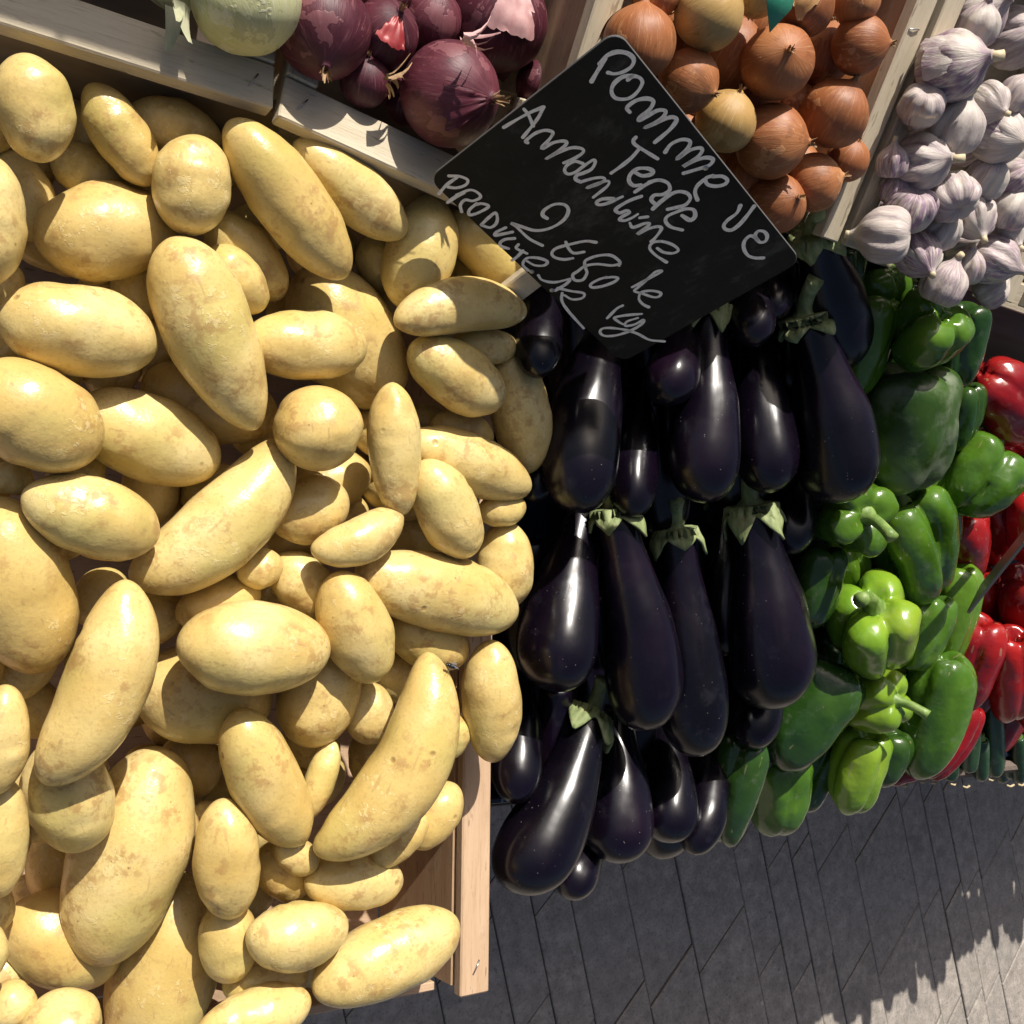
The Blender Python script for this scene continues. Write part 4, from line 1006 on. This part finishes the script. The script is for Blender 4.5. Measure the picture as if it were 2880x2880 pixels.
for i, (g_, ly, mt, n_, lo, stm, lab) in enumerate(GRN):
    if g_[0] == 'a': it = item2(g_[1], g_[2], g_[3]*1.22, g_[4], ZG-.012*ly+(.03 if g_[1][1] < 620 else 0), KG, .004, -.002)
    else: it = itemc(g_[1], g_[2]*1.12, g_[3], g_[4], ZG+.008-.012*ly+(.03 if g_[1][1] < 650 else 0), KG)
    settle(it, .018, 1.03+.045*ly); s_ = SB[stm]; pepper(it, lab, mt, 101+i, n_, lo, stm > 0, (s_[0], s_[1]), s_[2])
rnd = random.Random(8)
for i, (cx, cy) in enumerate(((1640, 830), (1760, 800), (1700, 1000), (1590, 1130), (1680, 1110), (1560, 1240), (1700, 1280), (1620, 1400), (1500, 1380), (1760, 1180), (1690, 660), (1640, 640), (1790, 900))):
    it = settle(item2((cx, cy-60), (cx+rnd.uniform(-30, 30), cy+60), 104, 0, ZG-.03, KG), .012, 1.2)
    o = pepper(it, 'green pepper deep in the heap, only glimpsed between the others', 'dark', 150+i, 3, .2, False); o['group'] = 'green peppers deep in the heap'
RED = [
 (('a', (1940, 795), (1850, 700), 112, 0), 0, 0, 'dark red pepper lying crosswise below the wooden slat at the right edge'),
 (('c', (1860, 792), 62, (.3, -.5, -.5), 1.3), .6, 0, 'small red pepper beside the curved green stem'),
 (('a', (1890, 800), (1930, 850), 62, 0), .8, 0, 'red pepper at the right edge below the crosswise dark red one'),
 (('a', (1915, 850), (1925, 960), 80, 0), 1, 1, 'orange-red pepper top behind the right-pointing green stem'),
 (('a', (1812, 965), (1822, 1090), 84, 0), .9, 0, 'bright red pepper between green ones at the right'),
 (('a', (1890, 880), (1880, 1060), 110, 0), 1.4, 0, 'large deep red pepper in shadow at the right edge'),
 (('a', (1850, 1166), (1800, 1340), 92, 0), .3, 0, 'red pepper below the second slate, leftmost of a close pair'),
 (('a', (1880, 1172), (1832, 1350), 60, -.03), .6, 0, 'slim red pepper, right one of the close pair below the second slate'),
 (('a', (1916, 1195), (1902, 1357), 82, 0), .3, 0, 'red pepper with rounded end hanging over the zucchini'),
 (('a', (1838, 1330), (1752, 1470), 52, -.03), .9, 0, 'thin red pepper along the long smooth green one'),
 (('a', (1730, 1448), (1672, 1470), 34, 0), 1.5, 0, 'red pepper end peeping out at the very front below the green ones'),
 (('a', (1860, 1080), (1840, 1190), 90, 0), 1.2, 0, 'dark red pepper behind the second slate'),
 (('a', (1940, 1080), (1935, 1220), 90, 0), .8, 0, 'red pepper at the right edge in front of the second slate'),
 (('a', (1960, 930), (1955, 1060), 90, 0), .9, 0, 'red pepper cut by the right edge above the second slate'),
 (('a', (1955, 1240), (1945, 1370), 80, 0), .9, 0, 'red pepper cut by the right edge above the zucchini'),
]
RED.sort(key=lambda t: t[1])
for i, (g_, ly, stm, lab) in enumerate(RED):
    if g_[0] == 'a': it = item2(g_[1], g_[2], g_[3]*1.28, g_[4], ZG-.01-.012*ly, KG, .006, -.006)
    else: it = itemc(g_[1], g_[2]*1.2, g_[3], g_[4], ZG-.01-.012*ly, KG)
    settle(it, .018, 1.045+.045*ly); pepper(it, lab, 'red', 201+i, 3, .2, stm > 0, red=True)
for i, (x, y) in enumerate(((1.32, .02), (1.40, .16), (1.30, .22), (1.45, 0.), (1.48, .26), (1.36, -.08), (1.5, .12), (1.22, .05), (1.22, .2))):     # heap goes on beyond the frame
    it = Item(); z = .90+.4*y; it.A = np.array([x, y+.05, z+.02-H]); it.B = np.array([x+.01, y-.06, z-.03-H]); it.R = .04; it.bend = 0; it.perp = np.array([1., 0, 0]); it.prof = None
    settle(it, .02, 1.1); o = pepper(it, 'red pepper deep in the heap behind the front red ones', 'red', 240+i, 3, .2, False, red=True); o['group'] = 'red peppers deep in the heap'
# zucchini: in view only a few ends, the rest are added out of frame for their shadow
ZPROF = catmull([(0, 0), (0, .6), (.02, .78), (.1, .88), (.4, 1.), (.75, 1.), (.92, .86), (.98, .55), (1, 0)], 3)
def zuc_mesh(L, Rr, bend, seed, ns=28):
    rings = []
    for z, r in ZPROF:
        ring = []; r = max(r, .01)
        for j in range(ns):
            a = 2*math.pi*j/ns; k = 1+.03*math.cos(6*a+seed)+.03*nz((math.cos(a)+seed, math.sin(a), z*3), 1)
            ring.append(spine(L, bend, z*L)+Vector((math.cos(a), math.sin(a), 0))*r*Rr*k)
        rings.append(ring)
    return ring_mesh('zucchini', rings)
def zucchini(it, label, seed, group):
    rt = empty('zucchini', it.mw, label, 'zucchini', group); obj('body', zuc_mesh(it.L, it.R, it.bend, seed), 'zuc', rt)
    obj('stem', stem_mesh('stem', it.R*.45, it.R*.4, it.R*.9, .1*it.R, 0, (0, 0, .002), -1, 1.3), 'stem', rt)
ZUC = [((1872, 1330), (1876, 1462), 40, 'pale green zucchini end catching the light below the red peppers'),
       ((1905, 1340), (1906, 1466), 36, 'second zucchini from the left of the lit ones, right of the pale one'),
       ((1938, 1330), (1936, 1470), 38, 'zucchini cut by the right edge'),
       ((1836, 1350), (1826, 1455), 36, 'dark zucchini in shadow next to the thin red pepper'),
       ((1888, 1385), (1890, 1474), 30, 'short dark zucchini squeezed between the pale one and its neighbour'),
       ((1922, 1390), (1922, 1474), 30, 'short dark zucchini next to the one cut by the right edge'),
       ((1852, 1395), (1850, 1470), 30, 'short dark zucchini left of the pale green one'),
       ((1800, 1400), (1790, 1470), 34, 'shadowed zucchini end under the thin red pepper')]
for i, (a, b, w_, lab) in enumerate(ZUC):
    zucchini(settle(item2(a, b, w_, 0, .905-.004*i, .40), .006, 1.1), lab, 300+i, 'zucchini at the far end of the front row')
rnd = random.Random(21); x = 1.56
for i in range(52):  # unseen row, added to cast the jagged shadow edge on the paving
    x += rnd.uniform(.022, .040); y0 = -.185+max(0, x-2.2)*.17+rnd.uniform(-.025, .025)
    it = Item(); it.A = np.array([x+rnd.uniform(-.02, .02), y0+.2, .87-H]); it.B = np.array([x, y0, .80+rnd.uniform(-.03, .03)-H]); it.R = .021; it.bend = 0; it.perp = np.array([1., 0, 0]); it.prof = None
    settle(it, .02, 1.01); zucchini(it, 'unseen zucchini added past the right edge to cast the jagged ground shadow', 330+i, 'unseen zucchini added past the right edge')
tag(box('sack_cloth', (1.62, -.165, .772), (1.28, .018, .06), 'sack', None, RX(8), .006), 'strip of brown sacking along the table edge under the zucchini', 'cloth')
rnd = random.Random(3)
for i in range(9):
    px, py = 1712+i*27+rnd.uniform(-9, 9), 1476+rnd.uniform(-5, 9)-i*.7
    p = Vector(rel(px, py, 1.0)); t = (-.178-p.y)/1; d_ = ray(px, py); k = -.178/d_[1]; p = Vector(d_*k)+Vector((0, 0, H))
    tag(obj('straw', tube('straw', [p+Vector((-.007, -.002, 0)), p+Vector((0, -.004, .001)), p+Vector((rnd.uniform(.004, .009), -.002, rnd.uniform(-.002, .002)))], .0016, 5), 'straw'), 'bit of pale straw on the sacking below the zucchini', 'straw', 'bits of straw below the zucchini')

# ================================================================== ONIONS AND GARLIC
ZO, KO = 1.1175-.625*.344+.028, .625
YO = [  # centre, r, axis root->neck (right, up, towards viewer), layer, mat, label
 ((1468, 117), 66, (.05, -.1, .95), 0, 'yonion', 'brown onion facing the viewer with its tuft in the middle, centre of the crate'),
 ((1458, 267), 68, (.9, -.15, .35), 0, 'yonion', 'large shiny orange onion with a dark tuft pointing right, just right of the sign'),
 ((1340, 22), 66, (.8, .3, .5), 0, 'ponion', 'tan onion at the top edge, third from the red onion crate'),
 ((1625, 84), 53, (.95, -.1, .35), 0, 'yonion', 'brown onion with a root tuft pointing right, by the crate end at the top'),
 ((1207, 77), 68, (.1, .9, .4), .2, 'yonion', 'brown onion with a tall dry neck, behind the top of the sign'),
 ((1301, 155), 58, (.75, -.55, .4), .3, 'yonion', 'brown onion with a pale tuft at its lower right, touching the sign'),
 ((1380, 98), 65, (.35, .65, .6), .5, 'yonion', 'brown onion with dark peeling skin at its upper right'),
 ((1370, 226), 57, (.3, .6, .6), .6, 'ponion', 'pale golden onion right above the sign\'s upper edge'),
 ((1556, 98), 54, (.2, .8, .5), .4, 'yonion', 'orange onion with torn skin, second from the crate end at the top'),
 ((1576, 212), 62, (.4, .75, .55), .3, 'yonion', 'smooth orange onion against the crate end, middle height'),
 ((1538, 344), 52, (.95, .15, .3), .3, 'yonion', 'onion with its tuft pointing right, lowest by the crate end'),
 ((1468, 384), 53, (.45, -.05, .85), .2, 'yonion', 'lowest onion, showing its tuft, above the uppermost eggplant'),
 ((1521, 8), 56, (.6, .3, .7), .8, 'yonion', 'onion with a peeled brown neck at the top edge'),
 ((1615, -6), 46, (.3, .8, .3), .8, 'yonion', 'onion cut by the top edge beside the crate end'),
 ((1430, -12), 42, (.2, .8, .3), 1, 'ponion', 'onion cut by the top edge beside the green film'),
 ((1237, -12), 44, (.2, .8, .3), .9, 'yonion', 'orange onion cut by the top edge behind the tall dry neck'),
 ((1500, 200), 46, (0, .8, .3), 2, 'yonion', 'shadowed onion behind the large shiny orange one'),
 ((1410, 330), 50, (0, .8, .3), 2, 'yonion', 'dark onion in shadow between the sign and the lowest onion'),
 ((1290, 255), 50, (0, .8, .3), 2, 'yonion', 'onion hidden behind the sign\'s upper edge'),
 ((1285, 62), 50, (.2, .5, .6), 1.2, 'yonion', 'half-hidden brown onion between the tall-necked and the tan one'),
 ((1425, 182), 46, (.2, .5, .6), 1.5, 'yonion', 'small brown onion tucked between the pale golden and the centre one'),
 ((1532, 165), 46, (.2, .5, .6), 1.5, 'yonion', 'small orange onion tucked above the smooth one by the crate end'),
 ((1600, 300), 40, (.2, .5, .6), 1.6, 'yonion', 'small onion in the corner by the crate end, above the lowest pair'),
]
YO.sort(key=lambda t: t[3])
for i, (c_, r_, ax, ly, mt, lab) in enumerate(YO):
    it = settle(itemc(c_, r_*2.06, ax, 1.0, ZO-.01*ly, KO), .010, 1.04+.05*ly)
    tall = 'tall dry neck' in lab
    o = onion(it, lab, mt, 401+i, 'onion', 'onion', 'brown onions in the tilted crate', nk=(5, 1.5) if tall else (9, .36))
    if 'torn' in lab or 'peel' in lab or 'neck' in lab: obj('skin_flake', flake(it.R, it.L*.45, .2, 1.6, .35, 1.5, i, .12), 'yskin', o)
rnd = random.Random(2)
for i in range(20):                                   # lower layer of the crate
    s_, x_ = .05+.31*(i//5)/3.6+rnd.uniform(-.01, .01), .445+.058*(i % 5)+rnd.uniform(-.008, .008)
    it = Item(); c_ = np.array([x_, .352+s_*.848+.53*.045, 1.1225+s_*.53-.848*.045-H]); it.R = .026; it.A = c_-np.array([0, 0, .026]); it.B = c_+np.array([0, 0, .026]); it.bend = 0; it.perp = np.array([1., 0, 0]); it.prof = None
    settle(it, .03, 1.0); o = onion(it, 'onion deep in the tilted crate, only glimpsed between the upper ones', 'yonion', 450+i, 'onion', 'onion', 'brown onions deep in the tilted crate', False, False)
ZR = 1.108
RO = [
 ((462, -8), 98, (-.35, .85, .2), 0, 'wonion', 'big white onion at the top edge above the left crate'),
 ((610, 62), 86, (.10, -.8, .35), 0, 'ronion', 'red onion with its pointed end hanging over the crate edge, right of the white onion'),
 ((854, 178), 91, (.75, -.25, .45), 0, 'ronion', 'large red onion with peeling skin beside the sign\'s left edge'),
 ((944, 36), 88, (.3, .6, .6), .3, 'ronion', 'dark red onion at the top edge, second from the sign'),
 ((1071, 58), 72, (.35, .8, .3), .3, 'ronion', 'pinkish red onion with stringy roots behind the sign\'s top corner'),
 ((967, 112), 52, (.5, .4, .5), .9, 'ronion', 'small red onion tucked between the large ones near the sign'),
 ((727, 62), 62, (.4, .2, .6), .8, 'ronion', 'dark red onion with a bright red skin flap, in shadow'),
 ((1020, 160), 46, (.2, .5, .6), 1.4, 'ronion', 'shadowed red onion just behind the sign\'s upper left edge'),
 ((815, 36), 56, (.3, .5, .6), 1.2, 'ronion', 'red onion tucked between the skin-flap one and the dark one at the top'),
 ((1012, -28), 58, (.2, .7, .4), 1, 'ronion', 'red onion cut by the top edge, left of the pinkish one'),
 ((690, 152), 46, (.2, .5, .6), 1.6, 'ronion', 'small red onion in shadow right of the overhanging pointed one'),
 ((720, -30), 60, (.2, .8, .4), 1, 'ronion', 'red onion cut by the top edge behind the skin flap'),
 ((330, -60), 70, (.2, .8, .4), 1, 'wonion', 'white onion above the top edge left of the big one'),
 ((770, 190), 44, (.2, .8, .4), 2, 'ronion', 'small dark red onion in the deep shadow left of the large peeling one'),
]
for i, (c_, r_, ax, ly, mt, lab) in enumerate(RO):
    it = settle(itemc(c_, r_*2.06, ax, 1.04, ZR-.014*ly, 0.), .010, 1.05+.05*ly)
    o = onion(it, lab, mt, 501+i, 'white_onion' if mt == 'wonion' else 'red_onion', 'onion', 'red and white onions in the back crates', nk=(10, .45))
    sk = 'rskin' if 'flap' in lab else 'pskin'
    if mt == 'ronion' and ly < 1 and i in (2, 3, 6):
        cv = np.array(it.A+it.B)/2; tv = -cv/np.linalg.norm(cv); lm = it.mw.to_3x3().inverted() @ Vector(tv); th = math.atan2(lm.y, lm.x); ph_ = math.acos(max(-1, min(1, lm.z)))
        obj('skin_flake', flake(it.R, it.L*.48, th-.2, th+.75, max(.2, ph_-.75), ph_+.15, i+3, .22 if sk == 'rskin' else .10), sk if i % 2 or sk == 'rskin' else 'ronion', o)
rnd = random.Random(9)
for i in range(14):
    x_, y_ = (-.18+i*.055, .47) if i < 7 else (.25+(i-7)*.045*1.0, .44+.07*(i % 3))
    it = Item(); c_ = np.array([x_, y_, 1.062-H]); it.R = .034; it.A = c_-np.array([0, 0, .032]); it.B = c_+np.array([0, 0, .032]); it.bend = 0; it.perp = np.array([1., 0, 0]); it.prof = None
    settle(it, .03, 1.0); onion(it, 'red onion deep in the back crates, lost in the shadows', 'ronion', 530+i, 'red_onion', 'onion', 'red onions deep in the back crates', False, False)
# loose dry skins, hanging leaf and green film
def onp(px, py, z): d = ray(px, py); return Vector(d*((z-H)/d[2]))+Vector((0, 0, H))
def loose(name, px, py, z, n, L, wd, mat, seed, label, cat):
    p = onp(px, py, z); o = obj(name, strips(seed, n, L, wd, L*.9, 0, 1, 1.5), mat); o.matrix_world = Matrix.Translation(p) @ Matrix.Rotation(R(90), 4, 'Y') @ Matrix.Rotation(seed, 4, 'Z'); tag(o, label, cat); return o
loose('onion_skin', 850, 258, 1.084, 7, .022, .010, 'tuft', 3, 'curl of dry brown onion skin on the crate edge left of the sign', 'onion skin')
loose('onion_skin', 905, 268, 1.084, 6, .018, .011, 'pskin', 5, 'pink scrap of onion skin against the sign\'s left edge', 'onion skin')
loose('onion_skin', 872, 68, 1.16, 7, .020, .006, 'pskin', 8, 'shredded pale pink skin fibres on the dark red onions', 'onion skin')
loose('onion_skin', 728, 150, 1.11, 6, .022, .008, 'tuft', 12, 'dry dark onion stub in the shadow behind the crate edge', 'onion skin')
lp = onp(333, 8, 1.103)
lf = obj('onion_leaf', strips(21, 4, .030, .016, .010, 0, 1, .5), 'leaf'); lf.matrix_world = Matrix.Translation(lp) @ Matrix.Rotation(R(100), 4, 'X'); tag(lf, 'dry pale leaf of the white onion hanging over the crate edge', 'leaf')
gp = onp(1452, 8, 1.27)
gf = obj('plastic_film', mesh('film', [gp+Vector(v_) for v_ in ((-.02, .03, .0), (.03, .035, .004), (.02, .004, .0), (.006, -.014, -.006), (-.006, .008, .002))], [(0, 1, 2, 4), (2, 3, 4)]), 'greenfilm')
so_ = gf.modifiers.new('thick', 'SOLIDIFY'); so_.thickness = .0006; tag(gf, 'scrap of green plastic film between the onions at the top', 'film')
# garlic
ZA = 1.1175-.625*.344+.030
GA = [
 ((1808, 122), 66, (.55, -.05, .6), 0, 'largest purple garlic bulb at the top of the crate, its stem pointing right'),
 ((1808, 230), 52, (.15, .75, .5), .3, 'cream garlic bulb with a short stem, below the largest one'),
 ((1750, 306), 53, (.55, -.1, .7), .2, 'purple garlic bulb with a cut stem facing right, left of centre'),
 ((1898, 260), 50, (.45, -.4, .6), .2, 'purple-veined garlic bulb at the right edge of the picture'),
 ((1658, 443), 53, (-.75, .1, -.35), 0, 'garlic bulb with brown roots showing, in the lower left corner of the crate'),
 ((1791, 363), 48, (-.1, .55, -.35), .2, 'purple garlic bulb in the middle of the heap with roots below'),
 ((1711, 402), 48, (-.1, -.5, -.7), .4, 'white garlic bulb turned root up, beside the crate end'),
 ((1738, 488), 43, (.2, -.6, .4), .3, 'garlic bulb right of the one with brown roots, second from the bottom'),
 ((1785, 528), 44, (.35, .8, .3), .1, 'lowest garlic bulb with a flaring papery stem, above the folded pepper'),
 ((1841, 418), 42, (.1, -.7, .4), .4, 'upright white garlic bulb right of the middle'),
 ((1885, 494), 47, (.8, -.4, .2), .2, 'ridged garlic bulb near the right edge, lower part'),
 ((1735, 207), 42, (.0, -.4, -.8), .7, 'garlic bulb with its root disc facing the viewer, against the crate end'),
 ((1872, 198), 38, (.3, -.5, .5), .8, 'small white garlic bulb right of the cream one'),
 ((1908, 388), 40, (.2, .6, .4), .6, 'pinkish garlic bulb at the right edge, mid height'),
 ((1905, 442), 36, (.2, -.6, .4), .9, 'small ribbed garlic bulb at the right edge below the pinkish one'),
 ((1828, 498), 34, (0, .6, .4), .9, 'shaded garlic bulb behind the ridged one'),
 ((1876, 542), 34, (.5, .4, .3), .9, 'garlic bulb at the bottom right above the wooden slat'),
 ((1926, 174), 40, (.3, .6, .4), .7, 'garlic bulb cut by the right edge, upper part'),
 ((1684, 300), 32, (.0, .8, .3), 1.1, 'small garlic bulb squeezed against the crate end, left of the cut-stem one'),
 ((1865, 328), 42, (.2, .6, .5), 1, 'purple garlic bulb behind the middle ones on the right'),
 ((1920, 330), 36, (.4, .3, .5), 1, 'garlic bulb at the right edge below the purple-veined one'),
 ((1781, 428), 38, (.1, .4, .6), 1, 'purplish garlic bulb between the white root-up one and the upright one'),
 ((1690, 352), 30, (.1, .6, .5), 1.3, 'little garlic bulb in shadow by the crate end'),
 ((1850, 40), 40, (.1, .6, .5), 2, 'garlic bulb deep behind the largest one'),
]
GA.sort(key=lambda t: t[3])
for i, (c_, r_, ax, ly, lab) in enumerate(GA):
    garlic(settle(itemc(c_, r_*2.0, ax, 1.04, ZA-.012*ly, KO), .014, 1.05+.05*ly), lab, 601+i)
for i in range(16):
    s_, x_ = .05+.31*(i//4)/3.4, .765+.062*(i % 4)
    it = Item(); c_ = np.array([x_, .352+s_*.848+.53*.045, 1.1225+s_*.53-.848*.045-H]); it.R = .027; it.A = c_-np.array([0, 0, .028]); it.B = c_+np.array([0, 0, .028]); it.bend = 0; it.perp = np.array([1., 0, 0]); it.prof = None
    settle(it, .03, 1.0); o = garlic(it, 'garlic bulb deep in the crate, only glimpsed between the upper ones', 640+i*2); o['group'] = 'garlic bulbs deep in the crate'
